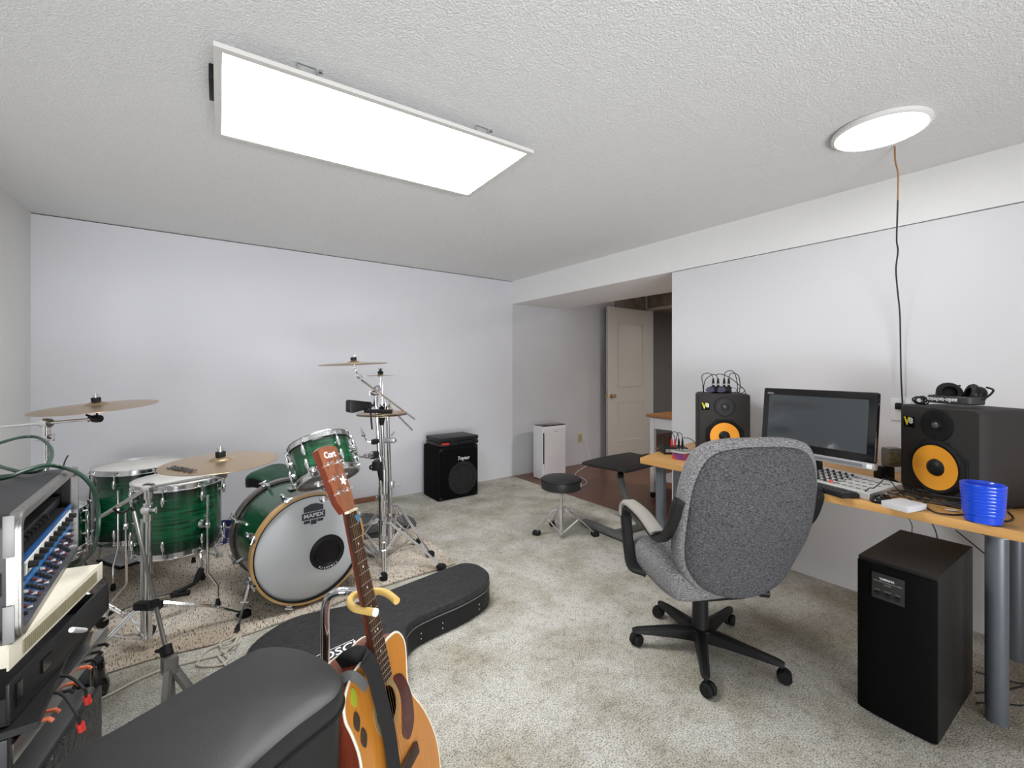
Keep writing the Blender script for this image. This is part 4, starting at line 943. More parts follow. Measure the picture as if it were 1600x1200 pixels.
for x, y, cl in ((-.128, .455, 0), (-.115, .50, 0), (-.122, .405, 1)):
    MB().prism(sm2([(x-.012, y), (x, y-.022), (x+.012, y), (x, y+.022)], 5), -.0022, -.0006, MG).build('control_oval' if not cl else 'green_plectrum', mat('dark_oval', (.05, .035, .02), .4) if not cl else mat('lime', (.35, .40, .03), .4), T, True)
# guitar stand
T = thing('guitar_stand', 'chrome tubular guitar stand with yellow rubber neck yoke around the acoustic guitar', 'instrument stand', (.22, 1.26, 0))
yel = mat('yellow_rubber', (.62, .42, .12), .45)
Zy = .667
yk = [onz(x, y, Zy) for x, y in ((587, 957), (570, 954), (555, 950.5), (547, 943), (549, 934), (558, 928), (572, 925), (592, 923.5), (606, 928), (620, 939))]
MB().tube(yk, .0098, 12, smooth=5).build('neck_yoke', yel, T, True)
MB().lathe([(0, -.004), (.0102, -.004), (.0102, .003), (0, .003)], yk[0], (yk[0]-yk[1]), 16).build('yoke_tip', mwhite, T, True)
dS = 1.24
sp_ = [onz(562, 927, Zy), at(545, 924.5, 1.255), at(528, 925, 1.25), at(514, 934, 1.25), at(508, 955, 1.245), at(508, 1000, 1.24)]
pz = at(508, 1000, 1.24)
b = MB(); b.tube(sp_+[V((pz.x, pz.y, .4)), V((pz.x, pz.y, .12)), V((pz.x, pz.y, .05))], .0125, 14, smooth=5); b.build('upright_tube', chrome, T, True)
b = MB()
for a in (1.2, 3.3, 5.2): b.tube([V((pz.x, pz.y, .22)), V((pz.x+.30*math.cos(a), pz.y+.30*math.sin(a), .012))], .010, 10)
b.build('legs', chrome, T, True)
b = MB(); gb = GN+gu*.868; 
for s in (-.09, .09): b.tube([V((pz.x, pz.y, .16)), gb+gw*s+V((0, .13, -.01)), gb+gw*s+V((0, .06, -.018)), gb+gw*s+V((.02, -.03, -.018)), gb+gw*s+V((.022, -.045, .02))], .009, 10, smooth=4)
b.build('body_cradle', yel, T, True)
# ================================================================== LONG GUITAR CASE
co = sm2([(.15, 1.95), (.163, 2.049), (.218, 2.161), (.356, 2.251), (.492, 2.245), (.589, 2.222), (.70, 2.222), (.802, 2.235), (1.05, 2.268), (1.25, 2.295), (1.32, 2.285), (1.362, 2.22), (1.365, 2.12), (1.325, 2.04), (1.25, 1.985), (1.10, 1.945), (.95, 1.93), (.841, 1.910), (.775, 1.865), (.745, 1.80), (.70, 1.70), (.60, 1.63), (.45, 1.60), (.30, 1.65), (.19, 1.78)], 4)
T = thing('guitar_case', 'long black hard guitar case lying flat on the carpet in front of the bass drum', 'guitar case', (.75, 1.98, 0))
casem = mat('textured_vinyl', (.032, .032, .033), .5, bump=1, bscale=55, bdist=.003, col2=(.017, .017, .018), nscale=60, spec=.35)
side_m = mat('case_side', (.011, .011, .012), .5, bump=.4, bscale=200, spec=.25)
b = MB(); b.prism(co, .004, .100, bev=.006); b.build('lower_shell', side_m, T, True)
b = MB(); b.prism(co, .102, .142, bev=.010); b.build('lid', casem, T, True)
MB().tube([V((x, y, .101)) for x, y in co], .0035, 6, closed=True).build('seam', mat('seam_grey', (.12, .12, .12), .5), T, True)
def near_edge(x):   # point of the outline nearest to (x, low side)
    return min((p for p in co if p[1] < 2.05), key=lambda p: abs(p[0]-x))
for x in (.86, .98, 1.20): 
    px_, py_ = near_edge(x)
    b = MB()
    for z in (.035, .060): b.lathe([(0, 0), (.004, 0), (.003, .003), (0, .004)], (px_, py_-.001, z), (0, -1, 0), 10)
    b.build('rivets', chrome, T, True)
b = MB(); b.box((1.345, 2.075, .09), (.006, .026, .050), rz=-.55, bev=.002); b.build('latch', chrome, T, True)
td = (onz(541, 1006, .143)-onz(512, 1019, .143)).normalized()
text('OSCI', .066, frame(onz(529, 1018, .1425), td, UP.cross(td)), mwhite, T, 'lettering', shear=.25, world=True, bold=.001)
b = MB()
e_ = UP.cross(td); o_ = onz(529, 1018, .1425)
b.box((0, .034, 0), (.16, .003, .001), M=frame(o_, td, e_)); b.box((0, -.034, 0), (.14, .003, .001), M=frame(o_, td, e_)); b.build('lettering_rules', mwhite, T, True)
# ================================================================== FOREGROUND PADDED CASE
ZS = .60
po = [(90, 1190), (185, 1133), (300, 1066), (360, 1032), (400, 1012), (432, 1007), (468, 1011), (500, 1023), (521, 1037), (534, 1052), (536, 1066), (528, 1084), (509, 1101), (485, 1119), (455, 1142), (400, 1190), (330, 1260), (230, 1300), (120, 1260)]
pw_ = [onz(x, y, ZS) for x, y in po]; pw2 = sm2([(p.x, p.y) for p in pw_], 5)
T = thing('padded_case', 'black leatherette padded case at the bottom edge, nearest the camera, left of the guitar', 'case', (pw_[5].x, pw_[5].y-.15, 0))
lth = mat('leatherette', (.023, .023, .024), .45, spec=.4, bump=.25, bscale=180, bdist=.001)
b = MB(); b.pillow(pw2, [(9, ZS-.055), (.006, ZS-.055), (.0, ZS-.045), (.0, ZS-.012), (.004, ZS-.004), (.015, ZS), (.05, ZS+.004), (9, ZS+.006)]); b.build('padded_lid', lth, T, True)
MB().tube([V((x, y, ZS-.047)) for x, y in pw2], .0045, 8, closed=True).build('piping', satin, T, True)
b = MB(); b.pillow(pw2, [(9, .0), (.012, .0), (.008, .01), (.008, ZS-.052), (9, ZS-.052)]); b.build('case_body', mat('leatherette_side', (.018, .018, .019), .5, spec=.3, bump=.25, bscale=180, bdist=.001), T, True)
# ================================================================== EQUIPMENT RACK
rx = -.30
def rq(y, z): return V((rx, y, z))
ry0, ry1, rz0, rz1 = 1.392, 1.985, .712, .985
# tower frame
T = thing('equipment_rack', 'open black metal equipment rack on the floor at the far left', 'equipment rack', (-.52, 1.64, 0))
bm_ = mat('rack_black', (.018, .018, .02), .4, .3)
for x, y in ((-.275, 1.90), (-.72, 1.92), (-.33, 1.385), (-.76, 1.42)):
    MB().box((x, y, .26), (.03, .03, .52), bev=.002).build('post', bm_, T, True)
b = MB(); b.box((-.52, 1.65, .53), (.50, .56, .015)); b.build('top_shelf', bm_, T, True)
b = MB(); b.box((-.52, 1.65, .10), (.50, .54, .015)); b.build('lower_shelf', bm_, T, True)
ra = math.atan2(.38, .078)  # direction of the rotated units, front edge
rd = V((math.cos(ra), math.sin(ra), 0)); rn = V((rd.y, -rd.x, 0))  # outward normal of their fronts
def unit(name, label, p, L, z0, h, dep, m, cat='rack unit', group=None):
    """p: near front corner, front runs along rd, outward rn"""
    T = thing(name, label, cat, V((p[0], p[1], z0)), rz=ra-PI/2*0)
    # local x along front (rd), local y = inward (-rn)
    T.rotation_euler = (0, 0, ra)
    return T
# in unit frames: x along the front, y = into the rack (left of rd), z up
T = unit('rack_tray', 'black open metal tray under the cream rack unit, its far corner sticking out', (-.318, 1.37), .50, .545, .06, .4, black)
b = MB(); L = .50; b.box((L/2, .20, .004), (L, .40, .006)); b.box((L/2, .004, .045), (L, .006, .084), bev=.001); b.box((.004, .2, .03), (.006, .40, .055)); b.box((L-.004, .2, .03), (.006, .40, .055)); b.build('tray_body', bm_, T)
b = MB(); b.box((.03, -.001, .05), (.02, .004, .05)); b.box((.14, -.001, .05), (.04, .004, .03)); b.build('tray_slot', gloss, T)
T.location = V((-.315, 1.385, .5395))
T = unit('rack_unit', 'cream rack unit with a ribbed ventilated front, under the flight case', (-.322, 1.365), .47, .66, .045, .35, cream)
L = .455; b = MB(); b.box((L/2, .18, .0255), (L-.03, .36, .050), bev=.002); b.build('chassis', cream, T)
b = MB(); b.box((L/2, -.002, .0255), (L, .004, .050), bev=.001); b.build('faceplate', cream, T)
b = MB()
for k in range(48): b.box((.05+k*.0076, -.005, .024), (.0034, .003, .030))
b.build('vent_slots', mat('vent_shadow', (.30, .27, .17), .6), T)
T.location = V((-.318, 1.375, .660)); 
b = MB()
for x in (-.09, -.05): b.box((0, 0, 0), (.001, .001, .001))
# flight case
T = thing('flight_case', 'black flight case with rounded aluminium edging, open at the front, topmost on the rack', 'flight case', (-.52, (ry0+ry1)/2, rz0))
W2 = (ry1-ry0); H2 = rz1-rz0; dpt = .46; cyy = (ry0+ry1)/2; czz = (rz0+rz1)/2
Mf = M4(((0, 0, 1, rx), (1, 0, 0, cyy), (0, 1, 0, czz), (0, 0, 0, 1)))  # local x -> world y, y -> z, z -> +x
def tubebox(b, w_, h_, r, th, z0, z1, M):
    o1 = rrect(w_, h_, r, 6); o2_ = rrect(w_-2*th, h_-2*th, max(.004, r-th), 6); n = len(o1); t = bmesh.new()
    R = [[t.verts.new((x, y, z)) for x, y in oo] for oo, z in ((o1, z0), (o1, z1), (o2_, z1), (o2_, z0))]
    for i in range(4):
        A_, B_ = R[i], R[(i+1) % 4]
        for k in range(n): t.faces.new((A_[k], A_[(k+1) % n], B_[(k+1) % n], B_[k]))
    bmesh.ops.recalc_face_normals(t, faces=t.faces); b.add(t, M)
b = MB(); tubebox(b, W2-.004, H2-.004, .03, .010, -dpt, -.02, Mf); b.box((rx-dpt+.005, cyy, czz), (.01, W2-.04, H2-.04)); b.build('shell', mat('case_laminate', (.02, .021, .024), .45, bump=.2, bscale=120), T, True)
b = MB(); tubebox(b, W2, H2, .035, .016, -.022, 0, Mf); tubebox(b, W2+.004, H2+.004, .037, .003, -.012, -.004, Mf); b.build('aluminium_edging', alu, T, True)
for y in (ry0+.024, ry1-.024): MB().box((rx-.025, y, czz), (.02, .016, H2-.04)).build('rack_rail', bm_, T, True)
MB().box((rx-.040, ry0-.003, czz-.01), (.02, .008, .05), bev=.002).build('latch', mat('corner_zinc', (.26, .26, .255), .5, .4), T, True)
for z, h_ in ((rz1-.045, .09), (rz0+.04, .08)): MB().box((rx-.018, ry0-.001, z), (.018, .005, h_), bev=.0015).build('corner_plate', mat('corner_zinc', (.26, .26, .255), .5, .4), T, True)
MB().box((rx-.012, ry1+.010, czz+.02), (.012, .012, .08), bev=.004).build('rubber_strip', rubber, T, True)
MB().box((rx-.26, ry0+.22, rz1+.012), (.05, .12, .02), bev=.005).build('carry_handle', alu, T, True)
bluem = mat('blue_panel', (.010, .085, .28), .35, .3)
def knob(b, x, z, r, y=-.012, M=None): b.lathe([(0, .014), (r*.8, .014), (r, 0)], (x, 0, z), (0, -1, 0), 14, M=M)
def rackthing(name, label, z0, h, y0=ry0+.035, y1=ry1-.035, cat='audio unit', xo=0, grp=None):
    # local x along the front = world +y, local y = world -x (into the case), z up
    T = thing(name, label, cat, V((rx-.012+xo, y0, z0)), rz=PI/2, group=grp); return T, y1-y0
T, L = rackthing('rack_preamp', 'blue rack unit with a white strip of black knobs, above the blue mixer', .818, .05)
b = MB(); b.box((L/2, .002, .026), (L, .006, .052), bev=.001); b.build('panel', bluem, T); b = MB(); b.box((L/2, .10, .026), (L-.04, .19, .046)); b.build('chassis', satin, T)
MB().box((L/2+.005, -.0022, .024), (L-.06, .003, .030)).build('white_strip', mat('strip_white', (.72, .72, .66), .5), T)
for k in range(10): MB().lathe([(0, .016), (.007, .016), (.009, 0)], (.06+k*(L-.11)/9, -.003, .026), (0, -1, 0), 16).build('knob', satin, T)
b = MB()
for k in range(10): b.lathe([(0, .0025), (.002, .0025), (.003, 0)], (.075+k*(L-.11)/9, -.003, .016), (0, -1, 0), 8)
b.build('jack_dots', dark, T)
T, L = rackthing('rack_mixer', 'blue rack mixer covered in small knobs, lowest in the flight case', .732, .12)
b = MB(); b.box((L/2, .004, .041), (L, .006, .082), bev=.001); b.build('panel', bluem, T); b = MB(); b.box((L/2, .103, .041), (L-.04, .19, .075)); b.build('chassis', satin, T)
b = MB(); b.box((L/2, .0003, .074), (L-.03, .002, .010)); b.build('label_band', mat('blue_band', (.02, .16, .42), .4), T)
for i in range(14):
    for r_ in range(4):
        MB().lathe([(0, .009), (.0034, .009), (.0048, 0)], (.03+i*(L-.06)/13, .0, .012+r_*.0165), (0, -1, 0), 12).build('knob', [satin, mat('maroon_knob', (.10, .012, .02), .4), satin, steel][(i*3+r_) % 4], T)
T, L = rackthing('rack_effects_unit', 'black shallow rack unit with small lights, in the flight case just above the blue preamp', .8735, .028, xo=-.03)
b = MB(); b.box((L/2, .10, .013), (L, .21, .026), bev=.002); b.build('chassis', satin, T)
for k in range(9): MB().lathe([(0, .01), (.005, .01), (.006, 0)], (.05+k*.035, -.005, .013), (0, -1, 0), 10).build('knob', satin, T)
T, L = rackthing('wireless_receiver', 'small black receiver with a stub aerial, lying on the effects unit in the flight case', .9025, .02, xo=-.05)
b = MB(); b.box((.10, .07, .010), (.17, .13, .019), bev=.003); b.build('chassis', black, T)
MB().box((.06, .0035, .010), (.05, .003, .008)).build('display', mat('grey_display', (.25, .25, .25), .4), T)
T, L = rackthing('cable_end', 'red-sleeved cable plug standing in the opening of the flight case', .9030, .02, xo=-.03, cat='cable plug')
MB().tube([(.225, .04, -.0), (.225, .03, .012), (.22, .02, .018)], .006, 10).build('plug', mat('red_sleeve', (.45, .10, .08), .5), T)
T, L = rackthing('power_adapter', 'black power adapter with silver pins at the far end inside the flight case', .9030, .02, xo=-.03, cat='adapter')
MB().box((.33, .05, .011), (.09, .05, .020), bev=.006).build('body', black, T); MB().box((.285, .03, .010), (.02, .01, .008), bev=.002).build('pins', steel, T)
# green cable
gc = mat('dark_green_cable', (.018, .055, .035), .45)
zt_ = rz1+.008
G_ = [onz(-60, 712, zt_+.02), onz(0, 692, 1.035), onz(35, 683, 1.035), onz(60, 684, 1.03), onz(78, 698, 1.02), onz(80, 716, 1.01), onz(65, 733, 1.0), onz(40, 738, .998), onz(10, 732, .998), onz(-30, 722, .998), onz(-60, 745, .998), onz(0, 748, 1.0), onz(40, 735, 1.012), onz(70, 727, 1.014), onz(95, 730, 1.0), onx(120, 738, -.27), onx(140, 755, -.24), onx(150, 778, -.23), onx(154, 805, -.225), onx(152, 835, -.225), onx(145, 860, -.25), onx(132, 875, -.28), onx(118, 888, -.31)]
cord('green_cable', 'thick dark green cable coiled on top of the flight case', G_, .0055, gc)
T = cord('black_antenna', 'thin black wire sticking up behind the flight case', [onx(98, 735, -.40), onx(101, 722, -.40), onx(106, 712, -.40)], .0025, black, cat='wire')
# patch bay and amplifiers below
T = unit('patch_bay', 'grey patch bay with orange and black plugs, below the black tray', (-.318, 1.42), .46, .44, .045, .2, alu)
T.location = V((-.315, 1.40, .445)); L = .48
b = MB(); b.box((L/2, .0, .022), (L, .004, .044), bev=.001); b.box((L/2, .08, .022), (L-.04, .16, .04)); b.build('panel', steel, T)
for k, (x, c_) in enumerate(((.10, 0), (.13, 0), (.20, 1), (.23, 0), (.30, 0), (.33, 1), (.37, 1), (.41, 1))):
    MB().tube([(x, 0, .022), (x, -.018, .022), (x, -.026, .014)], .0045, 8).build('plug', [mat('orange_plug', (.55, .12, .04), .5), rubber][c_], T)
T2 = MB().tube([V(onx(112, 984, -.25)), V(onx(134, 985, -.25))], .0065, 12)
T = thing('jack_plug', 'white audio jack plug sticking out of the rack below the tray', 'jack plug', onx(112, 984, -.25))
T2.build('sleeve', white, T, True)
MB().tube([V(onx(134, 985, -.25)), V(onx(145, 987, -.25))], .0032, 8).build('tip', brass, T, True)
T = unit('power_amplifier', 'dark grey amplifier with a rough textured front on the lower shelf of the rack', (-.31, 1.45), .46, .11, .2, .3, alu)
T.location = V((-.325, 1.43, .108)); L = .44
b = MB(); b.box((L/2, .16, .11), (L, .30, .20), bev=.006); b.build('chassis', mat('grey_chassis', (.07, .07, .07), .4, bump=.3, bscale=60), T)
b = MB(); b.box((L/2, -.002, .11), (L, .012, .19), bev=.003); b.build('front', mat('crinkled_front', (.02, .02, .022), .25, bump=1, bscale=70, bdist=.01), T)
for i, (a_, c_) in enumerate((((60, 1068), (135, 1088)), ((50, 1095), (125, 1130)))):
    P = [onx(a_[0], a_[1], -.31), onx((a_[0]+c_[0])/2+5, min(a_[1], c_[1])-12, -.26), onx(c_[0]-4, c_[1]-12, -.22), onx(c_[0], c_[1], -.22)]
    T = thing('patch_cable', ('upper' if i == 0 else 'lower')+' of the two short black cables with red connectors at the bottom left', 'cable', P[0])
    MB().tube(P, .0035, 8, smooth=6).build('lead', cable_blk, T, True)
    MB().tube([P[-1], P[-1]-UP*.02+V((.004, 0, 0))], .0075, 10).build('connector', red, T, True)
T = thing('black_bag', 'crumpled shiny black plastic wrap beside the bottom of the rack', 'bag', onz(122, 1110, 0)+V((0, .06, 0)))
t = bmesh.new(); bmesh.ops.create_icosphere(t, subdivisions=4, radius=1)
for v in t.verts:
    k = 1+.13*math.sin(8*v.co.x+5*v.co.y)+.09*math.sin(13*v.co.z+7*v.co.x)
    v.co = V((v.co.x*.07*k, v.co.y*.13*k, max(0, v.co.z*.9+.1)*.17*k))
MB().add(t).build('wrap', gloss, T)
# ================================================================== DESK
ZD = .73
deskw = mat('desk_veneer', (.66, .36, .12), .42, noise=.18, nscale=5, nstretch=(10, .8, 8))
T = thing('desk', 'long light wood desk on thick grey round legs along the right wall', 'desk', (2.7, .5, 0))
dt = [(2.31, 1.79), (2.336, .191-1.3*0), (2.36, -1.0), (3.12, -1.0), (3.12, 1.93), (2.50, 1.838)]
b = MB(); b.prism(dt, ZD-.036, ZD, bev=.0015); b.build('desktop', deskw, T, True)
legm = mat('leg_grey', (.15, .165, .19), .35, .3)
for x, y in ((2.40, .262), (2.98, .268), (2.40, 1.700), (2.80, 1.845), (2.42, -.9), (2.98, -.9)):
    b = MB(); b.lathe([(0, .0), (.031, .0), (.031, ZD-.037), (0, ZD-.037)], (x, y, 0), seg=28); b.lathe([(.034, ZD-.045), (.05, ZD-.045), (.05, ZD-.037), (.034, ZD-.037)], (x, y, 0), seg=28); b.build('leg', legm, T, True)
# ---- studio monitors
kb = mat('speaker_paint', (.036, .034, .033), .65, bump=.2, bscale=350, spec=.25)
cone = mat('orange_cone', (1.0, .42, .03), .55)
def speaker(label, FL, ang, W, Dp, H, grp='studio speakers on the desk'):
    T = thing('studio_speaker', label, 'speaker', (FL[0], FL[1], ZD+.001), rz=ang, group=grp)
    t = bmesh.new(); 
    rings = []
    for y, k in ((0, 0), (.01, -.008), (.05, -.011), (Dp-.05, .0), (Dp, .012)):
        ww, hh = W-2*max(k, 0)+(-2*k if k < 0 else 0)-.022, H-.0
        rings.append([t.verts.new((W/2+x*(1 if y < .01 or y > .06 else 1), y, H/2+z)) for x, z in rrect(ww if y else W-.022, H-(0.0 if y else .014), .018, 5)])
    n = len(rings[0])
    for A_, B_ in zip(rings, rings[1:]):
        for k in range(n): t.faces.new((A_[k], A_[(k+1) % n], B_[(k+1) % n], B_[k]))
    t.faces.new(rings[0][::-1]); t.faces.new(rings[-1]); bmesh.ops.recalc_face_normals(t, faces=t.faces)
    MB().add(t).build('cabinet', kb, T)
    cz = H*.335; R = .099*W/.335*1.08
    b = MB()
    oc_ = [(R*1.22*math.cos(a), R*1.16*math.sin(a)) for a in [PI/8+2*PI*k/8 for k in range(8)]]
    M = M4.Translation((W/2, 0, cz)) @ M4.Rotation(PI/2, 4, 'X')
    b.prism(oc_, .0, .005, M, bev=.002); b.build('woofer_plate', satin, T)
    MB().lathe([(R*1.06, .004), (R*1.05, .009), (R*.97, .016), (R*.88, .012), (R*.86, .006)], seg=56, M=M).build('woofer_surround', rubber, T)
    MB().lathe([(R*.87, .013), (R*.6, .0085), (R*.35, .0062), (R*.30, .0062)], seg=56, M=M).build('woofer_cone', cone, T)
    MB().lathe([(R*.34, .005), (R*.30, .014), (R*.18, .021), (0, .024)], seg=36, M=M).build('dust_cap', satin, T)
    Mt_ = M4.Translation((W*.50, 0, H*.80)) @ M4.Rotation(PI/2, 4, 'X')
    MB().lathe([(R*.62, -.0), (R*.62, .004), (R*.58, .005), (R*.3, .003), (R*.2, .002), (R*.19, .006), (0, .008)], seg=44, M=Mt_).build('tweeter', satin, T)
    MB().lathe([(R*.13, .004), (R*.11, .012), (0, .018)], seg=24, M=Mt_).build('tweeter_dome', mat('dome_grey', (.12, .12, .12), .25, .4), T)
    Ml_ = M4.Translation((W*.145, -.0012, H*.80)) @ M4.Rotation(PI/2, 4, 'X')
    b = MB(); b.box((0, 0, .0), (.048, .048, .002), M=Ml_); b.build('badge', gloss, T)
    text('V', .050, Ml_ @ M4.Translation((-.009, .001, .0015)), mat('badge_yellow', (.80, .72, .02), .5), T, 'badge_letter', bold=.002, sx=.8)
    text('8', .036, Ml_ @ M4.Translation((.011, .005, .002)), mwhite, T, 'badge_number', bold=.0012)
    return T
a1 = math.atan2(-.85, -.527)
SR = speaker('right black studio speaker with an orange woofer, black headphones lying on top of it', (2.735, .615), a1, .35, .27, .400)
a2 = math.atan2(-.79, .62)
SLk = speaker('left black studio speaker with an orange woofer, mostly behind the office chair', (2.655, 1.600), a2, .31, .28, .405)
# ---- computer
cTL, cTR = at(1191, 603.8, 2.5), at(1367, 614.8, 2.0); cTR.z = cTL.z = 1.19
xd = (cTR-cTL); Wm = xd.length; xd.normalize(); Hm = .352
up_ = (UP+V((.10, .02, 0))).normalized()
Mm = frame(cTL-up_*Hm, xd, up_)   # z outward
T = thing('computer_monitor', 'black glossy all-in-one computer with a dark screen and silver lower strip between the two speakers', 'computer', ((cTL+cTR)/2*1).xy.to_3d()+V((.06, 0, ZD)))
b = MB(); b.prism(rrect(Wm, Hm-.03, .008, 4, Wm/2, (Hm+.03)/2), -.022, 0, Mm, bev=.002); b.build('housing', gloss, T, True)
b = MB(); b.prism(rrect(Wm, .030, .004, 3, Wm/2, .015), -.026, .001, Mm, bev=.001); b.build('speaker_strip', mat('silver_strip', (.42, .43, .45), .35, .6), T, True)
b = MB()
for k in range(60): b.box((Wm*.45+k*Wm*.0078, .014, .0016), (.0022, .014, .0008), M=Mm)
b.build('strip_perforation', mat('perf_dark', (.14, .14, .15), .5), T, True)
MB().prism(rrect(.022, .02, .002, 2, Wm-.02, .015), .001, .002, Mm).build('strip_badge', mwhite, T, True)
MB().prism(rrect(Wm-.068, Hm-.103, .002, 2, Wm/2-.0, .030+(Hm-.103)/2+.038), .0002, .0008, Mm).build('screen', mat('dark_screen', (.045, .052, .058), .06, spec=.8), T, True)
text('asus', .016, Mm @ M4.Translation((.038, Hm-.026, .0013)), mat('logo_grey', (.45, .45, .47), .3), T, 'logo', world=True, shear=.35, sx=1.3)
mc = Mm @ V((Wm/2, .0, -.02))
b = MB(); b.box((mc.x+.05, mc.y, (ZD+.005)), (.18, .24, .010), rz=math.atan2(xd.y, xd.x)+PI/2, bev=.003); b.tube([V((mc.x+.07, mc.y, ZD+.008)), V((mc.x+.06, mc.y, ZD+.1)), Mm @ V((Wm/2, .12, -.022))], .018, 10); b.build('stand', satin, T, True)
# ---- mixer
m1 = onz(1364, 772.5, ZD+.031); m1d = V((.0, 1, 0)); m1d = (onz(1278, 744.5, ZD+.035)-m1); m1d = V((.30, .954, 0)).normalized(); m1 = m1+V((.0, .012, 0))
zt_m = .045
T = thing('mixing_console', 'silver audio mixer with rows of black knobs and one red knob, under the computer screen', 'audio mixer', (m1.x, m1.y, ZD+.001), rz=math.atan2(m1d.y, m1d.x)-PI)
LM, DM = .46, .215
# local: x from left end to right end along the front edge; origin at the right front corner
t = bmesh.new(); q_ = [(-LM, 0), (0, 0), (0, DM), (-LM, DM)]
low = [t.verts.new((x, y, .0)) for x, y in q_]; hi = [t.verts.new((x, y, .030 if y == 0 else .056)) for x, y in q_]
t.faces.new(low[::-1]); t.faces.new(hi)
for k in range(4): t.faces.new((low[k], low[(k+1) % 4], hi[(k+1) % 4], hi[k]))
bmesh.ops.recalc_face_normals(t, faces=t.faces); bmesh.ops.bevel(t, geom=list(t.edges), offset=.002, segments=1, affect='EDGES')
MB().add(t).build('body', mat('mixer_silver', (.62, .62, .60), .4, .3), T)
sl = math.atan2(.026, DM)
Ms = M4.Translation((0, 0, .0305)) @ M4.Rotation(sl, 4, 'X')
kn = [mat('knob_black', (.02, .02, .022), .4), mat('red_knob', (.75, .09, .04), .4)]
for i in range(9):
    for r_ in range(5):
        x = -LM+.04+i*.030; y = .024+r_*.036
        if r_ == 0: MB().lathe([(0, .012), (.0055, .011), (.0075, .0)], (x, y, 0), M=Ms, seg=12).build('knob', kn[1 if i == 8 else 0], T)
        else: MB().lathe([(0, .011), (.0050, .010), (.0065, .0)], (x, y, 0), M=Ms, seg=12).build('knob', kn[0], T)
b = MB()
for i in range(9):
    for r_ in range(5): b.box((-LM+.055+i*.030, .024+r_*.036, .0006), (.004, .018, .0008), M=Ms)
for i in range(5):
    for r_ in range(4): b.box((-.155+i*.030, .030+r_*.042, .0006), (.018, .006, .0008), M=Ms)
b.build('printed_marks', mat('mark_dark', (.05, .05, .05), .5), T)
b = MB()
for i in range(5): b.lathe([(0, .003), (.006, .003), (.009, 0)], (-.15+i*.030, .165, 0), M=Ms, seg=14)
b.build('jack_sockets', steel, T)
# ---- keyboard and mouse
k1 = onz(1316, 774, ZD+.018); kx = (onz(1232, 748, ZD+.018)-k1); kx.z = 0; kx.normalize(); 
T = thing('keyboard', 'black computer keyboard at the front edge of the desk, partly behind the chair', 'keyboard', (k1.x, k1.y, ZD+.001), rz=math.atan2(kx.y, kx.x)-PI)
b = MB(); b.box((-.21, .065, .010), (.42, .13, .018), bev=.004); b.build('base', satin, T)
b = MB()
for r_ in range(5):
    for i in range(22): b.box((-.405+i*.0185, .018+r_*.022, .0205), (.0150, .0175, .006), bev=.0012, seg=1)
o = b.build('keys', mat('key_black', (.022, .022, .024), .45), T); o['kind'] = 'stuff'
def mouse(label, p, rz):
    t = bmesh.new(); bmesh.ops.create_uvsphere(t, u_segments=24, v_segments=14, radius=1)
    for v in t.verts: v.co = V((v.co.x*.050, v.co.y*.029*(1-.12*v.co.x), max(0, v.co.z)*.034))
    T = thing('computer_mouse', label, 'mouse', p, rz=rz); MB().add(t).build('body', gloss, T)
    MB().lathe([(0, -.004), (.008, -.004), (.008, .004), (0, .004)], (.03, 0, .026), (0, 1, 0), 14).build('wheel', steel, T); return T
mouse('black glossy computer mouse lying at the right front corner of the audio mixer', V((2.378, .590, ZD+.001)), -.33)
mouse('black computer mouse beside the office chair at the left end of the keyboard', onz(1268, 770, ZD+.001), 2.4)
# ---- white box
w1 = onz(1418, 802, ZD+.001); wx = (onz(1382.5, 793, ZD)-w1); wy = (onz(1446, 793, ZD)-w1)
T = thing('small_box', 'small white cardboard box at the front edge of the desk, right of the mouse', 'box', w1)
an = math.atan2(-wx.y, -wx.x)
wl = .092; wd_ = .12
Mw = frame(w1, wx*-1, wy) 
b = MB(); b.box((-wl/2, wd_/2, .013), (wl, wd_, .025), bev=.0015, M=Mw); b.build('box_body', mat('box_white', (.66, .66, .67), .6), T, True)
# ---- nested blue cups
cu = at(1536, 754, 1.63); cb = V((cu.x, cu.y, ZD))
bl = mat('blue_translucent', (.008, .075, .72), .22, coat=.3)
ords = ['lowest', 'second from the bottom', 'third from the bottom', 'fourth from the bottom', 'middle', 'fourth from the top', 'third from the top', 'second from the top', 'topmost']
NC = 9; stp = .0125
c0 = None
for k in range(NC):
    lab = f'blue plastic cup, {ords[k]} of the nested stack on the desk'
    if k == 0:
        c0 = thing('plastic_cup', lab, 'cup', (cb.x, cb.y, ZD+.001), group='nested blue cups on the desk')
        MB().lathe([(0, 0), (.042, 0), (.0505, .004), (.0525, .028), (.0555, .030), (.0568, .034), (.0566, .0405), (.0545, .0425), (.0525, .040), (.0505, .0300), (.0465, .006), (0, .0045)], seg=56).build('cup_wall', bl, c0)
    else:
        r = dup(c0, (cb.x, cb.y, ZD+.001+k*stp), label=lab); r.scale = (1+.011*k, 1+.011*k, 1)
# ---- power brick by the monitor
pb_ = at(1393, 714, 2.22)
T = thing('power_brick', 'grey power adapter with a worn sticker standing between the computer and the right speaker', 'adapter', (pb_.x, pb_.y, ZD+.001), rz=-.6)
hb = pb_.z-ZD
MB().box((0, 0, hb), (.075, .055, .10), bev=.018, M=None).build('body', mat('grey_beige', (.22, .21, .18), .5), T)
MB().box((-.012, -.029, hb+.005), (.05, .003, .055), bev=.001).build('sticker', mat('sticker', (.16, .13, .10), .4, col2=(.5, .4, .15), nscale=50), T)
MB().box((-.03, .01, (hb-.05)/2), (.07, .05, hb-.05), bev=.006).build('socket_block', black, T)
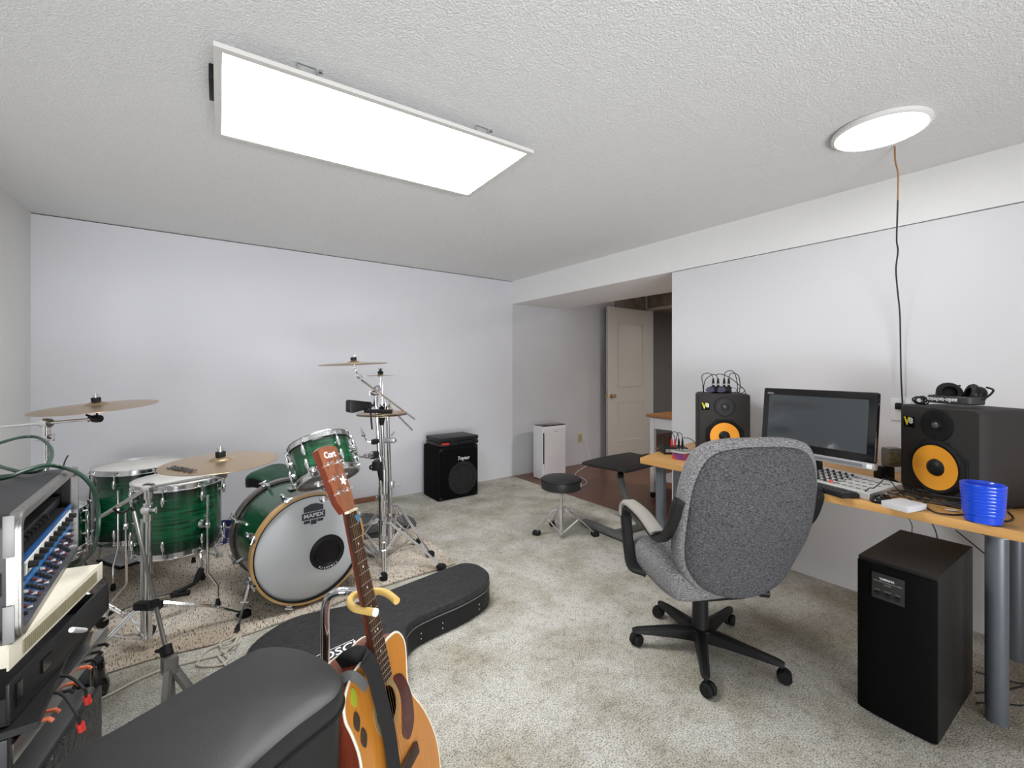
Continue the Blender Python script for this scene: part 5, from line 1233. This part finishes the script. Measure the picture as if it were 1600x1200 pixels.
# ---- headphones on right speaker
top = ZD+.001+.400
HM = wm(SR)
hp = HM @ V((.17, .10, .402)); hp_d = (HM.to_3x3() @ V((1, 0, 0))).normalized(); hp_n = (HM.to_3x3() @ V((0, -1, 0))).normalized()
T = thing('headphones', 'black headphones with a lettered headband lying on the right speaker', 'headphones', hp)
Mh = frame(hp, hp_d, -hp_n)   # x along face, y into depth, z up
band = [(-.085, -.02), (-.080, -.045), (-.04, -.062), (0, -.066), (.04, -.062), (.078, -.045), (.088, -.02), (.090, .02)]
t = bmesh.new(); P = spline([V((x, y, 0)) for x, y in band], 8); rg = []
for i, p in enumerate(P):
    tn = (P[min(i+1, len(P)-1)]-P[max(i-1, 0)]).normalized(); s = V((tn.y, -tn.x, 0))
    rg.append([t.verts.new(p+s*a+V((0, 0, z))) for a, z in ((0, .012), (.004, .016), (.004, .042), (0, .046), (-.005, .042), (-.005, .016))])
for A_, B_ in zip(rg, rg[1:]):
    for k in range(6): t.faces.new((A_[k], A_[(k+1) % 6], B_[(k+1) % 6], B_[k]))
t.faces.new(rg[0][::-1]); t.faces.new(rg[-1]); bmesh.ops.recalc_face_normals(t, faces=t.faces)
MB().add(t, Mh).build('headband', mat('band_black', (.03, .03, .032), .5), T, True)
text('audio-technica', .025, Mh @ M4.Translation((.0, -.0712, .029)) @ M4.Rotation(PI/2, 4, 'X') @ M4.Rotation(PI, 4, 'Z'), mwhite, T, 'lettering', world=True, bold=.0004, sx=.86)
for x, y, z, ax in ((-.038, .0, .052, V((.8, -.5, .35))), (.052, .035, .050, V((-.5, -.8, .25)))):
    b = MB(); ax = ax.normalized(); b.lathe([(0, -.024), (.028, -.022), (.038, -.012), (.040, 0), (.038, .010), (.030, .016), (0, .018)], (x, y, z), ax, 30, M=Mh); b.lathe([(.026, .012), (.044, .014), (.046, .024), (.040, .032), (.026, .030)], (x, y, z), ax, 30, M=Mh); b.build('ear_cup', satin, T, True)
b = MB()
b.tube([Mh @ V(p) for p in ((-.080, -.02, .03), (-.075, .02, .05), (-.055, .04, .075), (-.02, .04, .09))], .004, 8, smooth=5)
b.tube([Mh @ V(p) for p in ((.088, .0, .03), (.105, .02, .05), (.10, .05, .075), (.06, .07, .085))], .004, 8, smooth=5)
b.build('yokes', black, T, True)
MB().lathe([(.033, -.0245), (.036, -.024), (.036, -.020)], (-.038, 0, .052), V((.8, -.5, .35)), 30, M=Mh).build('silver_ring', chrome, T, True)
b = MB(); cx_ = Mh @ V((-.112, -.05, .018))
for k in range(5):
    a0 = random.random()*2; R_ = .020+.004*math.sin(k*2)
    q = M4.Translation(cx_) @ M4.Rotation(.8+k*.5, 4, 'Z') @ M4.Rotation(1.1+.15*math.sin(k*3), 4, 'X')
    b.tube([q @ V((R_*1.3*math.cos(a), R_*.85*math.sin(a), .002*k-.004)) for a in [2*PI*j/20 for j in range(20)]], .0028, 6, closed=True)
b.tube([cx_, Mh @ V((-.09, -.02, .04)), Mh @ V((-.085, -.01, .045))], .003, 6, smooth=4)
b.build('coiled_cord', cable_blk, T, True)
# ---- on the left speaker: interface box with plugs, sunglasses
HL = wm(SLk); ltop = .408
T = thing('splitter_box', 'small black connector box with four plugged cables on top of the left speaker', 'audio box', HL @ V((.155, .12, ltop-.001)))
Mi = HL @ M4.Translation((.155, .13, ltop-.002))
MB().box((0, 0, .022), (.125, .06, .042), bev=.004, M=Mi).build('box_body', satin, T, True)
for k, x in enumerate((-.045, -.015, .022, .050)):
    b = MB(); b.lathe([(0, .0), (.008, .0), (.008, .03), (.005, .055), (0, .055)], (x, 0, .042), seg=14, M=Mi); b.build('plug', black, T, True)
    b = MB(); b.lathe([(.0083, .012), (.0083, .018), (.0, .018)], (x, 0, .042), seg=14, M=Mi); b.build('plug_ring', steel, T, True)
loops = [[(-.045, 0, .10), (-.06, 0, .125), (-.09, 0, .13), (-.115, .0, .11), (-.110, .0, .06), (-.105, .01, .0)], [(-.015, 0, .09), (-.03, 0, .118), (-.055, 0, .118), (-.09, 0, .09), (-.103, .0, .05), (-.103, .01, .0)],
         [(.022, 0, .10), (.03, 0, .135), (.06, 0, .148), (.085, 0, .13), (.10, .0, .07), (.105, .01, .0)], [(.050, 0, .10), (.06, 0, .125), (.085, 0, .13), (.11, 0, .11), (.118, .0, .05), (.115, .01, .0)],
         [(-.03, .01, .115), (.0, .01, .125), (.06, .02, .10), (.12, .03, .05), (.16, .05, .005), (.168, .06, -.1)]]
for L_ in loops:
    MB().tube([Mi @ V(p) for p in L_], .0026, 7, smooth=6).build('cable', cable_blk, T, True)
lens = mat('purple_lens', (.03, .03, .07), .06, spec=.8)
T = thing('sunglasses', 'folded sunglasses with dark violet lenses on top of the left speaker', 'sunglasses', HL @ V((.12, .055, ltop)))
Mg_ = HL @ M4.Translation((.115, .055, ltop-.001))
for s in (-1, 1): MB().prism(sm2([(s*.033-.024, .012), (s*.033-.020, .034), (s*.033, .040), (s*.033+.022, .033), (s*.033+.024, .014), (s*.033, .004)], 4), -.0012, .0012, Mg_ @ M4.Rotation(PI/2-.25, 4, 'X')).build('lens', lens, T, True)
b = MB(); b.tube([Mg_ @ V(p) for p in ((-.012, -.006, .026), (0, -.008, .030), (.012, -.006, .026))], .002, 6, smooth=3)
for s in (-1, 1): b.tube([Mg_ @ V(p) for p in ((s*.058, -.004, .022), (s*.06, .01, .02), (s*-.01, .02, .008))], .0018, 6, smooth=4)
b.build('frame', satin, T, True)
T = thing('reading_glasses', 'clear glasses with thin dark rims lying right of the connector box on the left speaker', 'glasses', HL @ V((.235, .07, ltop)))
Mg_ = HL @ M4.Translation((.235, .07, ltop-.001))
b = MB()
for s in (-.5, .9): b.tube([Mg_ @ V((s*.033+.021*math.cos(a), -.002, .019+.017*math.sin(a))) for a in [2*PI*k/24 for k in range(24)]], .0015, 6, closed=True)
b.tube([Mg_ @ V(p) for p in ((.052, 0, .02), (.055, .03, .01), (.05, .06, .003))], .0015, 6, smooth=3)
b.build('frame', black, T, True)
# ---- left end of desk: fruit tub, audio interface with plugs
q = onz(1064, 717, ZD)
T = thing('plastic_tub', 'small lidded plastic tub with red and purple fruit print, left end of the desk', 'food tub', (q.x+.02, q.y, ZD+.001))
Rt = .062
MB().prism(rrect(.12, .10, .03, 5), .0, .040, None).build('tub_print', mat('fruit_print', (.55, .05, .03), .35, col2=(.10, .04, .22), nscale=14), T)
MB().prism(rrect(.135, .115, .035, 5), .040, .050, None, bev=.003).build('lid', mat('clear_lid', (.42, .43, .42), .15), T)
MB().prism(rrect(.10, .08, .025, 5), .050, .053, None, bev=.001).build('lid_inset', mat('clear_lid2', (.16, .18, .15), .12), T)
q = onz(1072, 705, ZD); q = V((2.62, 1.76, ZD))
T = thing('audio_interface', 'small black audio interface behind the fruit tub with plugs and looping cables', 'audio interface', (q.x, q.y, ZD+.001), rz=-.65)
MB().box((0, 0, .022), (.16, .12, .042), bev=.005).build('chassis', satin, T)
MB().box((-.045, -.0605, .024), (.05, .003, .022), bev=.001).build('display', mat('grey_display2', (.3, .3, .3), .3), T)
for k, (x, m_) in enumerate(((-.01, red), (.012, red), (.038, black), (.062, black))):
    b = MB(); b.lathe([(0, .0), (.007, .0), (.007, .03), (.004, .052), (0, .052)], (x, 0, .043), seg=12); b.build('plug', m_, T)
for k, L_ in enumerate(([(-.01, 0, .09), (-.02, 0, .115), (-.05, 0, .10), (-.06, 0, .045)], [(.012, 0, .09), (.0, 0, .125), (-.02, 0, .12), (-.04, .01, .045)], [(.038, 0, .09), (.03, 0, .13), (.0, 0, .14), (-.02, .01, .10), (-.02, .02, .045)], [(.062, 0, .09), (.055, 0, .125), (.03, 0, .13), (.02, .02, .045)], [(.06, 0, .10), (.09, 0, .10), (.14, .02, .08), (.2, .05, .01)])):
    MB().tube([V(p) for p in L_], .0024, 7, smooth=6).build('cable', cable_blk, T)
# ---- cable tangle on desk
random.seed(5)
ctr = onz(1492, 788, ZD+.01)
for j in range(9):
    P = []; n_ = 9
    c = ctr+V((random.uniform(-.06, .06), random.uniform(-.03, .08), 0))
    for k in range(n_):
        a = j*1.3+k*2*PI/6.5; r_ = .05+.05*random.random()
        P.append(V((min(2.9, c.x+r_*math.cos(a)*.9), c.y+r_*math.sin(a)*1.5, ZD+.006+.016*random.random()+.002*j)))
    cord('desk_cable', 'one of the black cables in the tangle on the desk before the right speaker', P, .0022+.0006*(j % 3), cable_blk)['group'] = 'tangled black cables on the desk'
cord('desk_cable', 'black cable curving out of the tangle along the desk edge to the blue cups', [onz(1446, 780, ZD+.005), onz(1446, 790, ZD+.004), onz(1460, 800, ZD+.004), onz(1485, 804, ZD+.004), onz(1510, 803, ZD+.004), onz(1530, 796, ZD+.005)], .003, cable_blk)
cord('desk_cable', 'black cable loop on the desk right of the blue cups', [onz(1575, 800, ZD+.004), onz(1583, 809, ZD+.004), onz(1575, 814, ZD+.004), onz(1560, 812, ZD+.004), onz(1560, 800, ZD+.004), onz(1590, 790, ZD+.006), onz(1625, 797, ZD+.006)], .003, cable_blk)
cord('usb_cable', 'thin black cable with an inline block lying across the mixer', [onz(1346, 773, ZD+.012), onz(1358, 763, ZD+.052), onz(1366, 762, ZD+.060), onz(1378, 752, ZD+.072), onz(1380, 748, ZD+.072), onz(1390, 751, ZD+.072), onz(1400, 762, ZD+.06), onz(1412, 774, ZD+.02), onz(1425, 782, ZD+.01)], .0022, cable_blk)
cord('thick_cable', 'thick black cable running behind the mixer toward the right speaker', [at(1362, 732, 2.25), at(1385, 745, 2.2), onz(1400, 752, ZD+.012), onz(1425, 768, ZD+.012), onz(1450, 776, ZD+.012)], .005, cable_blk)
T = thing('zip_tie_tag', 'small white cable tag lying on the desk left of the blue cups', 'tag', onz(1487, 798, ZD+.001)); MB().box((0, 0, .002), (.02, .035, .003), rz=.6, bev=.001).build('tag_body', mwhite, T)
# wires below the desk
zu = ZD-.04
cord('hanging_wire', 'leftmost thin black wire dropping behind the subwoofer', [onx(1412, 800, 3.08), onx(1424, 818, 3.08), onx(1425, 836, 3.06), onx(1427, 900, 3.08)], .002, cable_blk)
cord('hanging_wire', 'middle thin black wire dropping behind the subwoofer', [onx(1455, 815, 3.06), onx(1462, 830, 3.06), onx(1465, 846, 3.06), onx(1470, 900, 3.08)], .0028, cable_blk)
cord('hanging_wire', 'long black wire slanting down to the right behind the grey desk leg', [onx(1493, 828, 3.06), onx(1520, 850, 3.06), onx(1560, 880, 3.07), onx(1590, 881, 3.09), onx(1625, 868, 3.10)], .003, cable_blk)
for k, (ya, yb, yc) in enumerate(((1050, 1062, 1068), (1083, 1078, 1072), (1098, 1100, 1102))):
    cord('floor_wire', ('uppermost', 'middle', 'lowest')[k]+' of the three black wires on the carpet behind the grey desk legs', [onz(1525, ya, .005), onz(1570, yb, .005), onz(1600, yc, .005), onz(1640, yc-6, .005)], .003, cable_blk)
# ================================================================== SUBWOOFER
T = thing('subwoofer', 'tall black subwoofer on the carpet under the right end of the desk', 'subwoofer', (2.078, .592, 0), rz=-PI/2-.04)
SW, SD, SH_ = .228, .49, .578   # local x to the right along the front (world -y), local y = world +x
wood_b = mat('black_ash', (.016, .015, .014), .5, bump=.25, bscale=90, spec=.3)
MB().box((SW/2, SD/2+.006, SH_/2), (SW, SD-.012, SH_), bev=.003).build('cabinet', wood_b, T)
t = bmesh.new(); b = MB()
pr = [(0, 0), (.014, -.010), (SW*.3, -.016), (SW*.7, -.016), (SW-.014, -.010), (SW, 0)]
b.prism(sm2(pr, 1) if False else [(x, y+.006) for x, y in pr]+[(SW, .008), (0, .008)], .004, SH_-.014); b.build('front_baffle', mat('baffle_black', (.004, .004, .004), .8, bump=.3, bscale=600, spec=.08), T)
MB().box((SW*.43, -.0125, SH_-.085), (.095, .008, .095), bev=.002).build('control_panel', mat('panel_dark', (.020, .020, .021), .45), T)
X0 = SW*.43
for k, x in enumerate((-.030, 0, .030)):
    MB().lathe([(0, .010), (.006, .010), (.0075, 0)], (X0+x, -.0165, SH_-.112), (0, -1, 0), 16).build('knob', satin, T)
Ry = M4.Rotation(PI/2, 4, 'X')
pg = mat('panel_print', (.42, .42, .42), .5)
text('YAMAHA', .0105, M4.Translation((X0-.002, -.0170, SH_-.056)) @ Ry, mwhite, T, 'maker_lettering', ext=.0003, bold=.0003)
text('ACTIVE SERVO PROCESSING SUBWOOFER', .0044, M4.Translation((X0, -.0170, SH_-.0665)) @ Ry, pg, T, 'panel_lettering', ext=.0002)
text('SYSTEM', .0055, M4.Translation((X0, -.0170, SH_-.0755)) @ Ry, pg, T, 'panel_lettering', ext=.0002)
for x, s_ in ((-.030, 'VOLUME'), (0, 'HIGH CUT'), (.030, 'PHASE')): text(s_, .0042, M4.Translation((X0+x, -.0170, SH_-.0985)) @ Ry, pg, T, 'panel_lettering', ext=.0002)
# ================================================================== OFFICE CHAIR
cc_ = V((1.894, 1.131, 0)); crz = math.radians(-28)
T = thing('office_chair', 'grey fabric swivel office chair with black arms and five-star base, its back to the camera', 'office chair', cc_, rz=crz)
def tweed(name, c, c2):
    m = mat(name, c, .95, spec=.15); nt = m.node_tree; bs = nt.nodes['Principled BSDF']; tc = node(m, 'ShaderNodeTexCoord')
    mp = node(m, 'ShaderNodeMapping'); mp.inputs['Scale'].default_value = (.75, .75, 2.6); nt.links.new(tc.outputs['Object'], mp.inputs[0])
    n = node(m, 'ShaderNodeTexNoise'); n.inputs['Scale'].default_value = 170; n.inputs['Detail'].default_value = 2; nt.links.new(mp.outputs[0], n.inputs[0])
    r = node(m, 'ShaderNodeValToRGB'); r.color_ramp.elements[0].position = .38; r.color_ramp.elements[1].position = .62
    r.color_ramp.elements[0].color = (*c2, 1); r.color_ramp.elements[1].color = (*c, 1)
    nt.links.new(n.outputs[0], r.inputs[0]); nt.links.new(r.outputs[0], bs.inputs['Base Color'])
    bp = node(m, 'ShaderNodeBump'); bp.inputs['Strength'].default_value = .8; bp.inputs['Distance'].default_value = .003
    nt.links.new(n.outputs[0], bp.inputs['Height']); nt.links.new(bp.outputs[0], bs.inputs['Normal'])
    return m
fab = tweed('grey_tweed', (.30, .295, .295), (.10, .10, .11)); fab2 = tweed('dark_grey_tweed', (.135, .133, .142), (.04, .04, .045))
bxo = .015
hwz = [(1.035, .0), (1.033, .11), (1.018, .19), (.985, .235), (.93, .262), (.85, .280), (.76, .287), (.67, .287), (.59, .278), (.52, .258), (.455, .222), (.41, .17), (.385, .10), (.375, .0)]
def back_outline(sc=0.0, zt=0, zb=0):
    R_ = [(max(0, w_-sc) if w_ else 0, z-zt*max(0, (z-.7)/.335)+zb*max(0, (.7-z)/.325)) for z, w_ in hwz]
    full = [(w_, z) for w_, z in R_]+[(-w_, z) for w_, z in R_[1:-1]][::-1]
    return sm2([(x, z-.70) for x, z in full], 3)
def bendb(p):   # recline and lumbar curve; p.z is depth (forward), p.y is height-.70
    h_ = p.y+.70
    lean = -.30-.16*(h_-.40) + .035*math.exp(-((h_-.50)/.13)**2)
    curve = .25*p.x*p.x
    return V((p.x+bxo, lean+p.z+curve, h_))
b = MB(); b.pillow(back_outline(), [(9, .005), (.05, .005), (.012, .008), (.002, .022), (0, .045), (.002, .068), (.012, .088), (.035, .100), (.09, .108), (9, .110)], None, bendb); b.build('backrest_cushion', fab, T, ang=60)
b = MB(); b.pillow(back_outline(.022, .028, .004), [(9, -.032), (.09, -.030), (.035, -.024), (.014, -.014), (.004, .0), (0, .012), (.002, .02)], None, bendb); b.build('backrest_shell', fab2, T, ang=60)
so = sm2([(-.27, -.18), (-.275, .0), (-.27, .18), (-.22, .26), (-.1, .285), (.1, .285), (.20, .26), (.24, .18), (.24, 0), (.20, -.15), (.1, -.22), (-.2, -.24)], 4)
def bends(p): return V((p.x+.015, p.y-.0, p.z-.10*max(0, (p.y-.14))**1*1.2+.02*max(0, -p.y)))
b = MB(); b.pillow(so, [(9, .345), (.03, .345), (.006, .36), (0, .39), (0, .42), (.006, .447), (.025, .465), (.07, .474), (9, .476)], None, bends); b.build('seat', fab, T, ang=60)
for s in (-1, 1):
    X = s*.298+.015
    P = [(X-s*.05, .06, .345), (X, .10, .36), (X+s*.004, .135, .42), (X+s*.004, .165, .53), (X+s*.004, .17, .60), (X, .12, .628), (X, -.02, .622), (X, -.13, .595), (X, -.185, .60), (X, -.235, .64), (X, -.285, .70), (X, -.315, .775), (X-s*.01, -.32, .80)]
    t = bmesh.new(); PP = spline([V(p) for p in P], 5); rg = []
    for i, p in enumerate(PP):
        tn = (PP[min(i+1, len(PP)-1)]-PP[max(i-1, 0)]).normalized(); sd = V((1, 0, 0)); nn = tn.cross(sd).normalized(); sd = nn.cross(tn)
        ring_ = [(1, .4), (.6, 1), (-.6, 1), (-1, .4), (-1, -.4), (-.6, -1), (.6, -1), (1, -.4)]
        rg.append([t.verts.new(p+sd*.026*a+nn*.014*c) for a, c in ring_])
    for A_, B_ in zip(rg, rg[1:]):
        for k in range(8): t.faces.new((A_[k], A_[(k+1) % 8], B_[(k+1) % 8], B_[k]))
    t.faces.new(rg[0][::-1]); t.faces.new(rg[-1]); bmesh.ops.recalc_face_normals(t, faces=t.faces)
    arm = MB().add(t).build('armrest', satin, T)
    pp = spline([V(p) for p in ((X+s*.004, .178, .575), (X+s*.002, .172, .632), (X, .12, .652), (X, -.02, .645), (X, -.13, .617), (X, -.150, .608))], 6); t = bmesh.new(); rg = []
    for i, p in enumerate(pp):
        tn = (pp[min(i+1, len(pp)-1)]-pp[max(i-1, 0)]).normalized(); sd = V((1, 0, 0)); nn = tn.cross(sd).normalized(); k_ = 1 if 0 < i < len(pp)-1 else .8
        rg.append([t.verts.new(p+sd*.033*k_*a+nn*.015*k_*c) for a, c in ring_])
    for A_, B_ in zip(rg, rg[1:]):
        for k in range(8): t.faces.new((A_[k], A_[(k+1) % 8], B_[(k+1) % 8], B_[k]))
    t.faces.new(rg[0][::-1]); t.faces.new(rg[-1]); bmesh.ops.recalc_face_normals(t, faces=t.faces)
    MB().add(t).build('arm_pad', mat('arm_fabric', (.30, .285, .26), .9, bump=.5, bscale=250), arm, ang=70)
MB().box((.015, -.02, .325), (.22, .26, .045), bev=.01).build('tilt_mechanism', black, T)
b = MB(); b.tube([(.12, -.10, .325), (.20, -.13, .32)], .012, 10); b.tube([(.20, -.13, .32), (.235, -.14, .318)], .02, 12); b.build('tension_knob', satin, T)
b = MB(); b.lathe([(0, .075), (.040, .075), (.036, .12), (.033, .30), (0, .30)], seg=28); b.build('gas_column', satin, T)
cst = [onz(1103, 1088, 0), onz(988, 1009, 0), onz(1030, 963, 0), onz(1143, 972, 0), onz(1226, 1067, 0)]
inv = wm(T).inverted()
base = MB(); base.lathe([(0, .11), (.05, .11), (.055, .09), (.05, .06), (0, .055)], seg=28)
bs_o = base.build('base_hub', satin, T)
for k, c in enumerate(cst):
    l = inv @ c; d = V((l.x, l.y, 0)); R_ = min(d.length, .335)-.012; d.normalize(); s = d.cross(UP)
    t = bmesh.new(); rg = []
    for r_, w_, z0, z1 in ((.02, .030, .055, .112), (.10, .026, .062, .108), (.22, .021, .066, .096), (R_-.01, .018, .066, .088), (R_+.012, .012, .068, .082)):
        rg.append([t.verts.new(d*r_+s*a*w_+UP*z) for a, z in ((-1, z0), (-.9, z1-.008), (-.5, z1), (.5, z1), (.9, z1-.008), (1, z0))])
    for A_, B_ in zip(rg, rg[1:]):
        for q_ in range(6): t.faces.new((A_[q_], A_[(q_+1) % 6], B_[(q_+1) % 6], B_[q_]))
    t.faces.new(rg[0][::-1]); t.faces.new(rg[-1]); bmesh.ops.recalc_face_normals(t, faces=t.faces)
    lg = MB().add(t).build('base_leg', satin, T)
    e = d*R_; a = k*1.7+.4; ax = V((math.cos(a), math.sin(a), 0)); off = ax.cross(UP)*.012
    b = MB()
    for sg in (-1, 1): b.lathe([(0, -.010), (.024, -.010), (.027, -.004), (.027, .004), (.024, .010), (0, .010)], e+off+ax*sg*.013+UP*.027, ax, 24)
    b.tube([e+UP*.03, e+UP*.072], .007, 8); b.lathe([(.020, -.006), (.029, -.006), (.029, .006), (.020, .006)], e+off+UP*.029, ax, 20, a0=0, a1=PI)
    b.build('caster', rubber, lg)
# ================================================================== a few wall marks
T = None
